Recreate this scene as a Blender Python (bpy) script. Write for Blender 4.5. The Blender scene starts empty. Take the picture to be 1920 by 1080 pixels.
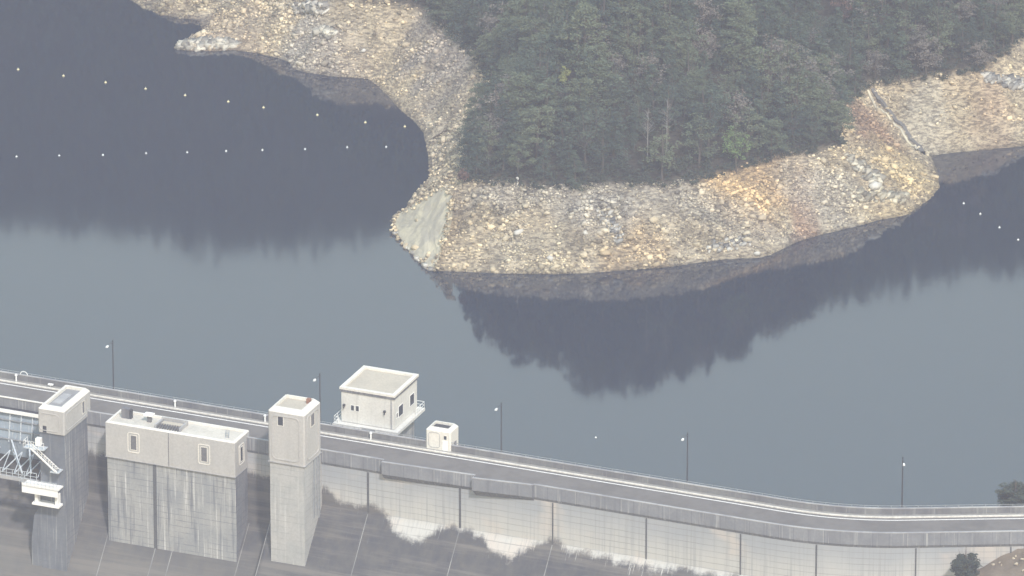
import bpy, bmesh, math, random
import numpy as np
from mathutils import Vector, Matrix
random.seed(7); rng = np.random.default_rng(11)
R = math.radians
sc = bpy.context.scene
C = sc.collection

# ------------------------------------------------------------------ camera
TH = R(22); D = 1400.0; F = 16250.0
cam_pos = np.array([0, -D*math.cos(TH), D*math.sin(TH)])
fw = np.array([0, math.cos(TH), -math.sin(TH)]); up = np.array([0, math.sin(TH), math.cos(TH)]); rt = np.array([1., 0, 0])
cd = bpy.data.cameras.new('camera'); cam = bpy.data.objects.new('camera', cd); C.objects.link(cam)
cam.location = cam_pos; cam.rotation_euler = (R(90)-TH, 0, 0)
cd.sensor_width = 36; cd.lens = 36*F/1920; cd.clip_start = 10; cd.clip_end = 6000
sc.camera = cam
sc.render.resolution_x = 1024; sc.render.resolution_y = 576

# ------------------------------------------------------------------ light
SUN_EL, SUN_AZ = 46, 164          # azimuth clockwise from +Y
w = bpy.data.worlds.new('World'); sc.world = w; w.use_nodes = True
nt = w.node_tree; bg = nt.nodes['Background']
sky = nt.nodes.new('ShaderNodeTexSky'); sky.sky_type = 'NISHITA'; sky.sun_disc = False
sky.sun_elevation = R(SUN_EL); sky.sun_rotation = R(SUN_AZ); sky.air_density = 2.9; sky.dust_density = .5; sky.ozone_density = 0
nt.links.new(sky.outputs[0], bg.inputs[0]); bg.inputs[1].default_value = 0.15
sv = Vector((math.sin(R(SUN_AZ))*math.cos(R(SUN_EL)), math.cos(R(SUN_AZ))*math.cos(R(SUN_EL)), math.sin(R(SUN_EL))))
sl = bpy.data.lights.new('sun', 'SUN'); sl.energy = 3.0; sl.angle = R(3.5); sl.color = (1, .92, .88)
so = bpy.data.objects.new('sun', sl); C.objects.link(so); so.rotation_euler = sv.to_track_quat('Z', 'Y').to_euler(); so.location = (0, -50, 300)
sc.view_settings.view_transform = 'Standard'; sc.view_settings.look = 'None'
sc.view_settings.exposure = 0.52; sc.view_settings.gamma = 1
HAZE_DENS = 0.000158

def at(px, py, z=0.0):
    """world point on the level plane z that the photo shows at pixel px,py"""
    r = fw*F + rt*(px-960) - up*(py-540)
    return cam_pos + r*((z-cam_pos[2])/r[2])
def proj(P):
    d = np.asarray(P, float)-cam_pos; ww = d@fw
    return 960+F*(d@rt)/ww, 540-F*(d@up)/ww

# dam frame: s along the crest to the right, t downstream (towards the camera), z up
A = R(22.6044); O = at(870, 838, 14.2); O[2] = 0
e1 = np.array([math.cos(A), -math.sin(A), 0]); n1 = np.array([-math.sin(A), -math.cos(A), 0])
def W(s, t, z=0.0): return O + e1*s + n1*t + np.array([0, 0, z])
def ST(p): q = p-O; return float(q@e1), float(q@n1)

# ------------------------------------------------------------------ tagging and mesh helpers
def tag(o, label=None, cat=None, group=None, kind=None):
    if label: o['label'] = label
    if cat: o['category'] = cat
    if group: o['group'] = group
    if kind: o['kind'] = kind
    return o
def empty(name, loc, rz=0.0, label=None, cat=None, group=None):
    o = bpy.data.objects.new(name, None); C.objects.link(o); o.location = Vector(loc); o.rotation_euler = (0, 0, rz)
    o.empty_display_size = .5
    return tag(o, label, cat, group)
def dam_empty(name, s, t, z, label, cat, group=None, turn=0.0):
    o = empty(name, W(s, t, z), -A+turn, label, cat, group); o['base'] = (s, t, z); return o
def link_mesh(name, verts, faces, mat, parent=None, smooth=False):
    me = bpy.data.meshes.new(name); me.from_pydata([tuple(v) for v in verts], [], [tuple(f) for f in faces]); me.update()
    if mat: me.materials.append(mat)
    if smooth:
        for p in me.polygons: p.use_smooth = True
    o = bpy.data.objects.new(name, me); C.objects.link(o)
    if parent: o.parent = parent
    return o
def fast_mesh(name, V, Fc, mat, parent=None, smooth=False):
    """numpy verts (n,3), faces (m,k)"""
    me = bpy.data.meshes.new(name); V = np.ascontiguousarray(V, np.float32); Fc = np.ascontiguousarray(Fc, np.int32)
    m, k = Fc.shape
    me.vertices.add(len(V)); me.vertices.foreach_set('co', V.ravel())
    me.loops.add(m*k); me.loops.foreach_set('vertex_index', Fc.ravel())
    me.polygons.add(m); me.polygons.foreach_set('loop_start', np.arange(0, m*k, k, dtype=np.int32))
    me.polygons.foreach_set('loop_total', np.full(m, k, np.int32))
    if smooth: me.polygons.foreach_set('use_smooth', np.ones(m, bool))
    me.update(calc_edges=True); me.validate()
    if mat: me.materials.append(mat)
    o = bpy.data.objects.new(name, me); C.objects.link(o)
    if parent: o.parent = parent
    return o
def add_attr(o, name, col):
    a = o.data.color_attributes.new(name, 'FLOAT_COLOR', 'POINT')
    c = np.ones((len(o.data.vertices), 4), np.float32); c[:, :col.shape[1]] = col
    a.data.foreach_set('color', c.ravel())

class MB:
    """mesh builder in the dam frame: boxes etc. given in (s, t, z); build() subtracts the thing's base"""
    def __init__(s): s.v = []; s.f = []
    def quadring(s, rings, cap0=True, cap1=True):
        b = len(s.v); n = len(rings[0])
        for r in rings: s.v += [tuple(p) for p in r]
        for i in range(len(rings)-1):
            for j in range(n):
                k = (j+1) % n
                s.f.append((b+i*n+j, b+i*n+k, b+(i+1)*n+k, b+(i+1)*n+j))
        if cap0: s.f.append(tuple(b+j for j in reversed(range(n))))
        if cap1: s.f.append(tuple(b+(len(rings)-1)*n+j for j in range(n)))
        return s
    def box(s, s0, s1, t0, t1, z0, z1):
        r = lambda z: [(s0, t1, z), (s1, t1, z), (s1, t0, z), (s0, t0, z)]
        return s.quadring([r(z0), r(z1)])
    def tube(s, p0, p1, r0, r1=None, n=6):
        r1 = r0 if r1 is None else r1
        p0 = Vector(p0); p1 = Vector(p1); d = (p1-p0).normalized()
        a = d.orthogonal().normalized(); b = d.cross(a)
        ring = lambda p, r: [p+(a*math.cos(2*math.pi*i/n)+b*math.sin(2*math.pi*i/n))*r for i in range(n)]
        return s.quadring([ring(p0, r0), ring(p1, r1)])
    def prism(s, poly, lo, hi, axis='s'):
        """poly in (t,z) extruded along s, or (s,z) along t, or (s,t) along z"""
        f = {'s': lambda p, h: (h, p[0], p[1]), 't': lambda p, h: (p[0], h, p[1]), 'z': lambda p, h: (p[0], p[1], h)}[axis]
        return s.quadring([[f(p, lo) for p in poly], [f(p, hi) for p in poly]])
    def build(s, name, mat, parent=None, bevel=0.0):
        base = parent.get('base') if parent else None
        q = parent
        while base is None and q is not None and q.parent: q = q.parent; base = q.get('base')
        bs = base if base is not None else (0, 0, 0)
        vs = [(v[0]-bs[0], -(v[1]-bs[1]), v[2]-bs[2]) for v in s.v]
        o = link_mesh(name, vs, s.f, mat, parent)
        bm = bmesh.new(); bm.from_mesh(o.data); bmesh.ops.recalc_face_normals(bm, faces=bm.faces)
        if bevel: bmesh.ops.bevel(bm, geom=[e for e in bm.edges], offset=bevel, segments=1, affect='EDGES', clamp_overlap=True)
        bm.to_mesh(o.data); bm.free()
        return o

# ------------------------------------------------------------------ materials
def new_mat(name):
    m = bpy.data.materials.new(name); m.use_nodes = True
    n = m.node_tree.nodes; b = n['Principled BSDF']; b.inputs['Specular IOR Level'].default_value = .25
    return m, m.node_tree, n, b
def N(nt, typ, **kw):
    n = nt.nodes.new(typ)
    for k, v in kw.items():
        if hasattr(n, k): setattr(n, k, v)
        else: n.inputs[k].default_value = v
    return n
def mth(nt, op, a, b=0.0, c=None, clamp=False):
    n = nt.nodes.new('ShaderNodeMath'); n.operation = op; n.use_clamp = clamp
    for i, x in enumerate((a, b, c)):
        if x is None: continue
        if isinstance(x, (int, float)): n.inputs[i].default_value = x
        else: nt.links.new(x, n.inputs[i])
    return n.outputs[0]
def mixc(nt, f, a, b, mode='MIX'):
    n = nt.nodes.new('ShaderNodeMix'); n.data_type = 'RGBA'; n.blend_type = mode
    for i, x in ((0, f), (6, a), (7, b)):
        if isinstance(x, (int, float)): n.inputs[i].default_value = x
        elif isinstance(x, tuple): n.inputs[i].default_value = (*x, 1)
        else: nt.links.new(x, n.inputs[i])
    return n.outputs[2]
def noise(nt, vec, scale=(1, 1, 1), sc_=1.0, detail=4, rough=.6):
    mp = nt.nodes.new('ShaderNodeMapping'); mp.inputs['Scale'].default_value = scale; nt.links.new(vec, mp.inputs[0])
    n = nt.nodes.new('ShaderNodeTexNoise'); n.inputs['Scale'].default_value = sc_; n.inputs['Detail'].default_value = detail; n.inputs['Roughness'].default_value = rough
    nt.links.new(mp.outputs[0], n.inputs['Vector']); return n.outputs[0]
def smooth(nt, x, a, b, lo=0.0, hi=1.0):
    n = nt.nodes.new('ShaderNodeMapRange'); n.interpolation_type = 'SMOOTHSTEP'
    nt.links.new(x, n.inputs[0])
    for i, v in enumerate((a, b, lo, hi)): n.inputs[i+1].default_value = v
    return n.outputs[0]
def concrete(name, c1, c2, streak=.5, sfreq=1.6, dark=(.09, .095, .11), white=0.0, lines=0.0, lstep=.95, bump=.15, slo=.5, shi=.72, vlines=0.0):
    m, nt, n, b = new_mat(name); tc = N(nt, 'ShaderNodeTexCoord').outputs['Object']
    big = noise(nt, tc, (1, 1, 1), .25, 5); fine = noise(nt, tc, (1, 1, 1), 3.0, 5)
    col = mixc(nt, smooth(nt, big, .35, .65), c1, c2)
    col = mixc(nt, smooth(nt, fine, .3, .75, .0, .35), col, tuple(x*.55 for x in c1))
    if streak:
        st = noise(nt, tc, (sfreq, sfreq, .09), 1.0, 5, .65)
        col = mixc(nt, smooth(nt, st, slo, shi, 0, streak), col, dark)
    if white:
        st2 = noise(nt, tc, (sfreq*1.7, sfreq*1.7, .06), 1.3, 4, .6)
        col = mixc(nt, smooth(nt, st2, .56, .7, 0, white), col, (.62, .62, .6))
    if lines:
        sx = N(nt, 'ShaderNodeSeparateXYZ'); nt.links.new(tc, sx.inputs[0])
        wob = mth(nt, 'ADD', sx.outputs[2], mth(nt, 'MULTIPLY', noise(nt, tc, (.3, .3, .3), 1.0, 3), .12))
        fr = mth(nt, 'FRACT', mth(nt, 'DIVIDE', wob, lstep))
        msk = smooth(nt, mth(nt, 'ABSOLUTE', mth(nt, 'SUBTRACT', fr, .5)), .02, .085, 1, 0)
        brk = smooth(nt, noise(nt, tc, (.35, .35, 2.), 1.0, 4, .7), .38, .62)
        col = mixc(nt, mth(nt, 'MULTIPLY', mth(nt, 'MULTIPLY', msk, brk), lines), col, tuple(x*.9 for x in dark))
    if vlines:
        sx = N(nt, 'ShaderNodeSeparateXYZ'); nt.links.new(tc, sx.inputs[0])
        fr = mth(nt, 'FRACT', mth(nt, 'DIVIDE', sx.outputs[0], vlines))
        col = mixc(nt, smooth(nt, mth(nt, 'ABSOLUTE', mth(nt, 'SUBTRACT', fr, .5)), .008, .03, .8, 0), col, dark)
    nt.links.new(col, b.inputs['Base Color']); b.inputs['Roughness'].default_value = .9
    if bump:
        bp = N(nt, 'ShaderNodeBump'); bp.inputs['Strength'].default_value = bump; bp.inputs['Distance'].default_value = .05
        nt.links.new(fine, bp.inputs['Height']); nt.links.new(bp.outputs[0], b.inputs['Normal'])
    return m
def plain(name, c, rough=.7, metal=0.0, var=.25, scale=2.0):
    m, nt, n, b = new_mat(name); tc = N(nt, 'ShaderNodeTexCoord').outputs['Object']
    f = noise(nt, tc, (1, 1, 1), scale, 4)
    nt.links.new(mixc(nt, smooth(nt, f, .35, .7), c, tuple(x*(1-var) for x in c)), b.inputs['Base Color'])
    b.inputs['Roughness'].default_value = rough; b.inputs['Metallic'].default_value = metal
    return m
M = {}
M['wall_pale'] = concrete('painted_concrete', (.47, .46, .445), (.43, .425, .415), .22, 1.2, (.27, .26, .25), 0, 0)
M['trim'] = concrete('cream_trim', (.76, .73, .67), (.68, .66, .61), .25, 2.0, (.4, .38, .33), 0, 0)
M['white_wall'] = concrete('white_render', (.70, .69, .65), (.62, .61, .58), .6, 1.8, (.30, .30, .29), 0, 0, slo=.52, shi=.8)
M['fascia'] = concrete('stained_fascia', (.22, .22, .23), (.14, .14, .16), .7, 2.0, (.09, .09, .10), 0, 0, slo=.4, shi=.6)
M['gravel_roof'] = concrete('gravel_roof', (.64, .60, .53), (.52, .49, .43), .3, 1.5, (.3, .28, .25), bump=.6)
M['tan_roof'] = concrete('tan_roof', (.50, .45, .37), (.44, .40, .33), 0, 1, lines=0)
M['grey_roof'] = concrete('grey_roof', (.30, .30, .30), (.22, .22, .23), 0, 1)
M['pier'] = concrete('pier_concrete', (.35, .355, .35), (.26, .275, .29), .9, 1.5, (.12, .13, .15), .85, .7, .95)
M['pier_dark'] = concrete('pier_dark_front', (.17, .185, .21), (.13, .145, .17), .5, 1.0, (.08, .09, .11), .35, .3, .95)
M['tower_shaft'] = concrete('tower_concrete', (.43, .43, .42), (.36, .37, .37), .45, 1.2, (.2, .21, .22), .4, .5, .95)
M['parapet'] = concrete('parapet_concrete', (.23, .24, .26), (.18, .19, .21), .5, 1.2, (.12, .125, .14), .35, 0, vlines=2.3)
M['parapet_in'] = concrete('parapet_inner', (.20, .20, .20), (.13, .13, .14), .5, 1.5, (.08, .08, .09), .25, 0)
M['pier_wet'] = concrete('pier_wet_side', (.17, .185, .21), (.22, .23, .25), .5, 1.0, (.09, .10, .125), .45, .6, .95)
M['coping'] = concrete('coping', (.42, .42, .42), (.26, .26, .28), .0, 1)
M['asphalt'] = plain('asphalt', (.17, .157, .147), .95, var=.22, scale=.35)
M['walk'] = plain('sidewalk', (.30, .29, .27), .9)
M['kerb'] = plain('kerb', (.75, .71, .64), .9)
M['paint'] = plain('road_paint', (.85, .83, .8), .8, var=.15)
M['gutter'] = plain('gutter', (.15, .145, .14), .9)
M['seam'] = plain('seam_dark', (.10, .105, .11), .9, var=.3)
M['seam_pale'] = concrete('seam_pale', (.30, .30, .29), (.17, .17, .17), 0, 1)
M['glass'] = plain('dark_glass', (.035, .04, .05), .15, var=.1)
M['louver'] = plain('louver', (.16, .16, .17), .6)
M['steel'] = plain('galvanised', (.36, .38, .40), .5, .3)
M['dark_steel'] = plain('dark_steel', (.05, .052, .06), .5, .2)
M['pale_steel'] = plain('pale_painted_steel', (.55, .60, .64), .6)
M['gate_blue'] = concrete('gate_paint', (.30, .36, .42), (.24, .29, .35), .4, 1.2, (.16, .18, .2), .4, 0)
M['white'] = plain('white_plastic', (.85, .85, .83), .5, var=.05)
M['lamp_white'] = plain('lamp_shell', (.8, .8, .8), .35, var=.05)
M['rust'] = plain('rust', (.28, .14, .09), .9)
M['wood'] = plain('wood_dark', (.12, .10, .08), .9)
M['earth'] = concrete('earth_bank', (.15, .12, .09), (.21, .175, .135), 0, 1, bump=.6)

# rock/terrain
def rock_mat(name, island=False):
    m, nt, n, b = new_mat(name)
    at_ = N(nt, 'ShaderNodeAttribute', attribute_name='tint')
    tc = N(nt, 'ShaderNodeNewGeometry')
    pos = tc.outputs['Position']
    f = noise(nt, pos, (.7, 1.0, 2.6), 1.25, 7, .8); g = noise(nt, pos, (1, 1, 1), .35, 4, .6)
    col = at_.outputs['Color']
    col = mixc(nt, smooth(nt, g, .35, .65, 0, .35), col, mixc(nt, 1.0, col, (.55, .53, .52), 'MULTIPLY'))
    if island:
        r = tc.outputs['Random Per Island']
        col = mixc(nt, 1.0, col, mixc(nt, r, (.38, .378, .385), (1.6, 1.6, 1.54)), 'MULTIPLY')
    else:
        col = mixc(nt, smooth(nt, f, .42, .58, 0, .85), col, mixc(nt, 1.0, col, (.22, .215, .22), 'MULTIPLY'))
        col = mixc(nt, smooth(nt, noise(nt, pos, (.8, 1, 3.2), 2.0, 5, .7), .53, .66, 0, .8), col, mixc(nt, 1.0, col, (1.45, 1.42, 1.38), 'MULTIPLY'))
    nt.links.new(col, b.inputs['Base Color']); b.inputs['Roughness'].default_value = .95
    bp = N(nt, 'ShaderNodeBump'); bp.inputs['Strength'].default_value = .9; bp.inputs['Distance'].default_value = .3
    nt.links.new(f, bp.inputs['Height']); nt.links.new(bp.outputs[0], b.inputs['Normal'])
    return m
M['terrain'] = rock_mat('terrain_rock'); M['stone'] = rock_mat('stone', True)

def leaf_mat(name, c1, c2, tr=.25):
    m, nt, n, b = new_mat(name)
    oi = N(nt, 'ShaderNodeObjectInfo'); g = N(nt, 'ShaderNodeNewGeometry')
    col = mixc(nt, oi.outputs['Random'], c1, c2)
    col = mixc(nt, 1.0, col, mixc(nt, g.outputs['Random Per Island'], (.85, .85, .85), (1.16, 1.16, 1.13)), 'MULTIPLY')
    nt.links.new(col, b.inputs['Base Color']); b.inputs['Roughness'].default_value = .8
    return m
M['leaf_dark'] = leaf_mat('needles_dark', (.044, .068, .054), (.075, .105, .072))
M['leaf_mid'] = leaf_mat('needles_mid', (.085, .112, .070), (.12, .145, .088))
M['leaf_grey'] = leaf_mat('twigs_grey', (.13, .125, .11), (.19, .17, .15))
M['leaf_red'] = leaf_mat('leaves_reddish', (.13, .085, .07), (.16, .10, .08))
M['leaf_bright'] = leaf_mat('leaves_bright', (.13, .20, .08), (.15, .22, .09))
M['leaf_yellow'] = leaf_mat('leaves_yellow', (.22, .24, .08), (.24, .26, .09))
M['bark'] = plain('bark', (.10, .085, .07), .95)
M['bark_pale'] = plain('bark_pale', (.24, .23, .215), .9)

# water
m, nt, n, b = new_mat('reservoir_water'); M['water'] = m
b.inputs['Base Color'].default_value = (.004, .014, .032, 1); b.inputs['Roughness'].default_value = .055
b.inputs['IOR'].default_value = 1.85; b.inputs['Specular IOR Level'].default_value = .5
geo = N(nt, 'ShaderNodeNewGeometry'); pos = geo.outputs['Position']
h = noise(nt, pos, (.6, 1.0, 1), 1.4, 3, .5); h2 = noise(nt, pos, (.05, .09, 1), 1.0, 3, .5)
hh = mth(nt, 'MULTIPLY', h, smooth(nt, h2, .35, .7, .25, 1.0))
bp = N(nt, 'ShaderNodeBump'); bp.inputs['Strength'].default_value = .12; bp.inputs['Distance'].default_value = .02
nt.links.new(hh, bp.inputs['Height']); nt.links.new(bp.outputs[0], b.inputs['Normal'])

# ------------------------------------------------------------------ noise in numpy
def vnoise(x, y, seed=0):
    xi = np.floor(x).astype(np.int64); yi = np.floor(y).astype(np.int64); fx = x-xi; fy = y-yi
    fx = fx*fx*(3-2*fx); fy = fy*fy*(3-2*fy)
    def h(a, b_):
        v = (a*374761393+b_*668265263+seed*974711) & 0x7fffffff
        v = ((v ^ (v >> 13))*1274126177) & 0x7fffffff
        return ((v ^ (v >> 16)) & 0xffff)/65535.0
    return (h(xi, yi)*(1-fx)+h(xi+1, yi)*fx)*(1-fy)+(h(xi, yi+1)*(1-fx)+h(xi+1, yi+1)*fx)*fy
def fbm(x, y, seed=0, oc=4):
    s = 0; a = .5
    for i in range(oc): s = s+a*(vnoise(x*2**i, y*2**i, seed+i)-.5); a *= .55
    return s*2

# ------------------------------------------------------------------ terrain
P2 = lambda lst, z: [tuple(at(x, y, z)[:2]) for x, y in lst]
shore_px = [(238, -6), (262, 12), (300, 28), (345, 36), (372, 38), (380, 58), (352, 72), (325, 92), (360, 96), (400, 96), (440, 94), (470, 98), (495, 103),
            (520, 108), (542, 116), (550, 128), (575, 136), (620, 143), (690, 148), (712, 163), (730, 182), (748, 203), (775, 225), (795, 250), (803, 290), (806, 330),
            (800, 348), (770, 372), (762, 392), (740, 412), (742, 432), (760, 460), (790, 497), (820, 508), (900, 511), (960, 513), (1040, 514), (1100, 512), (1180, 506),
            (1240, 502), (1300, 494), (1360, 486), (1425, 483), (1445, 478), (1490, 455), (1540, 440), (1600, 426), (1650, 412), (1700, 403), (1740, 376), (1762, 352),
            (1758, 325), (1746, 292), (1790, 286), (1840, 282), (1920, 274)]
tree_px = [(590, -14), (625, 6), (700, 8), (790, 26), (855, 78), (893, 125), (918, 165), (918, 205), (886, 250), (872, 300), (866, 346), (950, 356), (1020, 360), (1100, 362),
           (1180, 360), (1250, 356), (1300, 350), (1350, 338), (1400, 322), (1450, 308), (1520, 297), (1590, 284), (1575, 250), (1590, 205), (1625, 172), (1700, 156), (1780, 152),
           (1850, 138), (1895, 105), (1925, 60), (1990, 20)]
shore = [(-320., 205.), (-120., 190.), (-76., 160.)]+P2(shore_px, 0)+[(130., 84.), (200., 130.), (330., 150.), (330., 430.), (-320., 430.)]
trees_l = [(-320., 217.), (-120., 203.), (-56., 172.), (-46., 150.)]+P2(tree_px, 9)+[(120., 112.), (200., 150.), (330., 170.), (330., 430.), (-320., 430.)]
def seg_dist(X, Y, poly, n=None):
    d = np.full(X.shape, 1e9); L = len(poly) if n is None else n
    for i in range(L):
        x0, y0 = poly[i]; x1, y1 = poly[(i+1) % len(poly)]
        dx, dy = x1-x0, y1-y0; q = dx*dx+dy*dy
        u = np.clip(((X-x0)*dx+(Y-y0)*dy)/q, 0, 1)
        d = np.minimum(d, np.hypot(X-x0-u*dx, Y-y0-u*dy))
    return d
def inside(X, Y, poly):
    c = np.zeros(X.shape, bool)
    for i in range(len(poly)):
        x0, y0 = poly[i]; x1, y1 = poly[(i+1) % len(poly)]
        if y0 == y1: continue
        c ^= ((y0 > Y) != (y1 > Y)) & (X < (x1-x0)*(Y-y0)/(y1-y0)+x0)
    return c
VRx = [-300, -66, -61, -30, -22, -16, -11, -8, -4, 5, 9, 17.7, 22, 31, 38, 46.5, 52, 57, 68, 83, 300]
VRv = [-10.6, -10.6, -8, -8, -6, -2.5, 4, 9, 12.5, 15, 17, 20, 18.5, 16, 14.5, 10.5, 8.5, 6.5, 6, 3.5, 3.5]
YRx = [-300, -25, -12, -5, 25, 50, 65, 300]; YRv = [250, 250, 140, 80, 70, 88, 125, 130]
def height(X, Y, rough=1.0):
    ds = seg_dist(X, Y, shore, len(shore)-3); dt = seg_dist(X, Y, trees_l, len(trees_l)-3)
    ls = inside(X, Y, shore); lt = inside(X, Y, trees_l)
    mid = 9*ds/(ds+dt+1e-6)
    far = np.clip((-X-25)/30, 0, 1)*np.clip((Y-140)/30, 0, 1)
    slope = .85+.6*far
    high = 9+dt*slope
    yR = np.interp(X, YRx, YRv); Vr = np.interp(X, VRx, VRv)
    cap = (.375*yR+Vr)/.927-9+.27*(Y-yR)
    k = 2.5; hm = np.minimum(high, cap)-k*np.exp(-np.abs(high-cap)/k)*.5
    hm = np.maximum(hm, 9+.12*dt)
    z = np.where(ls, np.where(lt, hm, mid), -np.minimum(ds*.55, 14))
    amp = np.clip(ds/2.5, 0, 1)*rough
    r1 = fbm(X*.22, Y*.22, 3, 4); r2 = fbm(X*.9, Y*.9, 9, 3)
    rid = 1-np.abs(fbm(X*.13+Y*.05, Y*.16, 21, 4))*3
    z = z+amp*np.where(ls & ~lt, r1*1.3+r2*.55+(rid-.6)*.25, r1*1.0)
    return z, ls, lt, ds, dt
# colour patches of the bare bank (true colours of the rock there)
def blob(px, py, z, rx, ry, col, k=.8): p = at(px, py, z); return (p[0], p[1], rx, ry, np.array(col), k)
TAN = np.array([.53, .44, .30]); GREY = np.array([.41, .37, .30])
blobs = [blob(1390, 375, 5, 9, 8, (.56, .40, .22), .85), blob(1480, 350, 6, 9, 5, (.42, .31, .20), .6), blob(1510, 395, 4, 2.6, 9, (.34, .225, .16), .8), blob(1640, 260, 5, 5, 9, (.32, .215, .15), .9),
         blob(1690, 320, 3, 6, 9, (.54, .43, .25), .7), blob(1560, 340, 7, 8, 5, (.41, .385, .33), .7), blob(1700, 400, 1, 8, 5, (.5, .4, .24), .6), blob(1800, 215, 4, 16, 13, (.50, .42, .29), .9), blob(1830, 180, 6, 7, 6, (.52, .40, .26), .7),
         blob(1870, 240, 3, 4, 10, (.42, .31, .21), .6), blob(1740, 230, 4, 4, 10, (.47, .43, .34), .7), blob(1160, 370, 8, 30, 4, (.36, .34, .30), .6), blob(970, 365, 8, 14, 2.5, (.38, .35, .30), .5),
         blob(1000, 470, 3, 7, 5, (.44, .39, .29), .5), blob(1190, 480, 2, 7, 6, (.50, .37, .22), .6), blob(1130, 420, 5, 5, 4, (.36, .35, .33), .5), blob(740, 100, 4, 5, 18, (.58, .48, .33), .9), blob(790, 160, 5, 4, 10, (.46, .39, .28), .5),
         blob(570, 75, 5, 7, 10, (.37, .35, .32), .7), blob(440, 60, 3, 7, 12, (.48, .38, .27), .7), blob(640, 110, 3, 6, 8, (.42, .36, .29), .5), blob(850, 60, 8, 9, 20, (.33, .30, .28), .7), blob(330, 25, 3, 6, 8, (.42, .36, .32), .6)]
def ground_col(X, Y, z, lt, dt):
    g = np.clip(.5+fbm(X*.09, Y*.09, 31, 4)*1.6, 0, 1)[:, None]
    c = TAN*(1-g*.6)+GREY*g*.6; st_ = np.clip(fbm(X*.11+Y*.03, Y*.55-X*.1, 61, 4)*2.4-.25, 0, 1)[:, None]; c = c*(1-.38*st_)
    for bx, by, rx, ry, col, k in blobs:
        q = ((X-bx)/rx)**2+((Y-by)/ry)**2+fbm(X*.25, Y*.25, 5, 3)*1.1
        m = (np.clip(1.35-q, 0, 1)*k)[:, None]; c = c*(1-m)+col*m
    c = c*(1+.35*fbm(X*.5, Y*.35, 77, 4))[:, None]
    wet = np.clip(1-(z-.05)/.5, 0, 1)[:, None]; c = c*(1-.45*wet)
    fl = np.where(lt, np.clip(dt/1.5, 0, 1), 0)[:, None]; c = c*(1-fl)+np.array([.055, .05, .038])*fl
    return np.clip(c, .02, .9)
def axis(lo, a, b_, hi, fine, coarse):
    return np.concatenate([np.arange(lo, a, coarse), np.arange(a, b_, fine), np.arange(b_, hi+1, coarse)])
xs = axis(-318, -96, 98, 320, .6, 6); ys = axis(-22, -4, 140, 425, .6, 6)
GX, GY = np.meshgrid(xs, ys); X = GX.ravel(); Y = GY.ravel()
Z, ls, lt, ds, dt = height(X, Y)
nx = len(xs); idx = np.arange(len(X)).reshape(GX.shape)
Fq = np.stack([idx[:-1, :-1], idx[:-1, 1:], idx[1:, 1:], idx[1:, :-1]], -1).reshape(-1, 4)
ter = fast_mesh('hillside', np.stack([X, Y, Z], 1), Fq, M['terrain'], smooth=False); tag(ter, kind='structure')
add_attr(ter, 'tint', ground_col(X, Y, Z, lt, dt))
def zat(x, y, rough=1.0): return height(np.array([float(x)]), np.array([float(y)]), rough)[0][0]
def hit(px, py):
    """where the sight line through a photo pixel meets the terrain"""
    zz = np.arange(60, -1, -.25); pts = np.array([at(px, py, z) for z in zz]); hz = height(pts[:, 0], pts[:, 1])[0]
    for i in range(len(zz)):
        if hz[i] >= zz[i]: return np.array([pts[i][0], pts[i][1], hz[i]])
    return at(px, py, 0)

# water: everything upstream of the dam
wv = [W(-330, -.2)[:2], W(62, -.2)[:2], W(120, -25)[:2], W(300, -60)[:2], (420, 60), (420, 440), (-420, 440), (-420, 60)]
wat = link_mesh('water', [(x, y, 0) for x, y in wv], [tuple(range(8))], M['water']); tag(wat, kind='structure')
gv = [(-900, -1500, -52), (900, -1500, -52), (900, 1500, -52), (-900, 1500, -52)]
tag(link_mesh('ground', gv, [(0, 1, 2, 3)], M['earth']), kind='structure')

# ------------------------------------------------------------------ stones
def ico():
    bm = bmesh.new(); bmesh.ops.create_icosphere(bm, subdivisions=1, radius=1.0)
    v = np.array([x.co[:] for x in bm.verts]); f = np.array([[q.index for q in p.verts] for p in bm.faces]); bm.free(); return v, f
cube_v = np.array([(x, y, z) for x in (-1, 1) for y in (-1, 1) for z in (-1, 1)], float)*.8
cube_f = np.array([(0, 1, 3), (0, 3, 2), (4, 6, 7), (4, 7, 5), (0, 4, 5), (0, 5, 1), (2, 3, 7), (2, 7, 6), (0, 2, 6), (0, 6, 4), (1, 5, 7), (1, 7, 3)])
iv, if_ = ico()
def rot_batch(n):
    q = rng.normal(size=(n, 4)); q /= np.linalg.norm(q, axis=1)[:, None]; a, b_, c, d = q.T
    return np.stack([1-2*(c*c+d*d), 2*(b_*c-a*d), 2*(b_*d+a*c), 2*(b_*c+a*d), 1-2*(b_*b_+d*d), 2*(c*d-a*b_), 2*(b_*d-a*c), 2*(c*d+a*b_), 1-2*(b_*b_+c*c)], 1).reshape(n, 3, 3)
def stones(X, Y, Z, S, bv, bf, jit=.25, slab=False):
    n = len(X); k = len(bv)
    V = bv[None]*(1+rng.uniform(-jit, jit, (n, k, 3)))*(S[:, None, None]*rng.uniform(.55, 1.25, (n, 1, 3)))
    if slab:
        V = V*np.array([1.25, .75, .55]); a = rng.normal(.5, .35, n); tl = rng.normal(0, .22, (n, 2)); x_, y_, z_ = V[:, :, 0], V[:, :, 1], V[:, :, 2]
        ca, sa = np.cos(a)[:, None], np.sin(a)[:, None]; xx = x_*ca-y_*sa; yy = x_*sa+y_*ca; V = np.stack([xx, yy, z_+xx*tl[:, :1]+yy*(tl[:, 1:]+.35)], 2)
    else:
        V = np.einsum('nij,nkj->nki', rot_batch(n), V); V[:, :, 2] *= .75
    V += np.stack([X, Y, Z], 1)[:, None, :]
    Fc = bf[None]+(np.arange(n)*k)[:, None, None]
    return V.reshape(-1, 3), Fc.reshape(-1, bf.shape[1])
n = 270000
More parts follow.
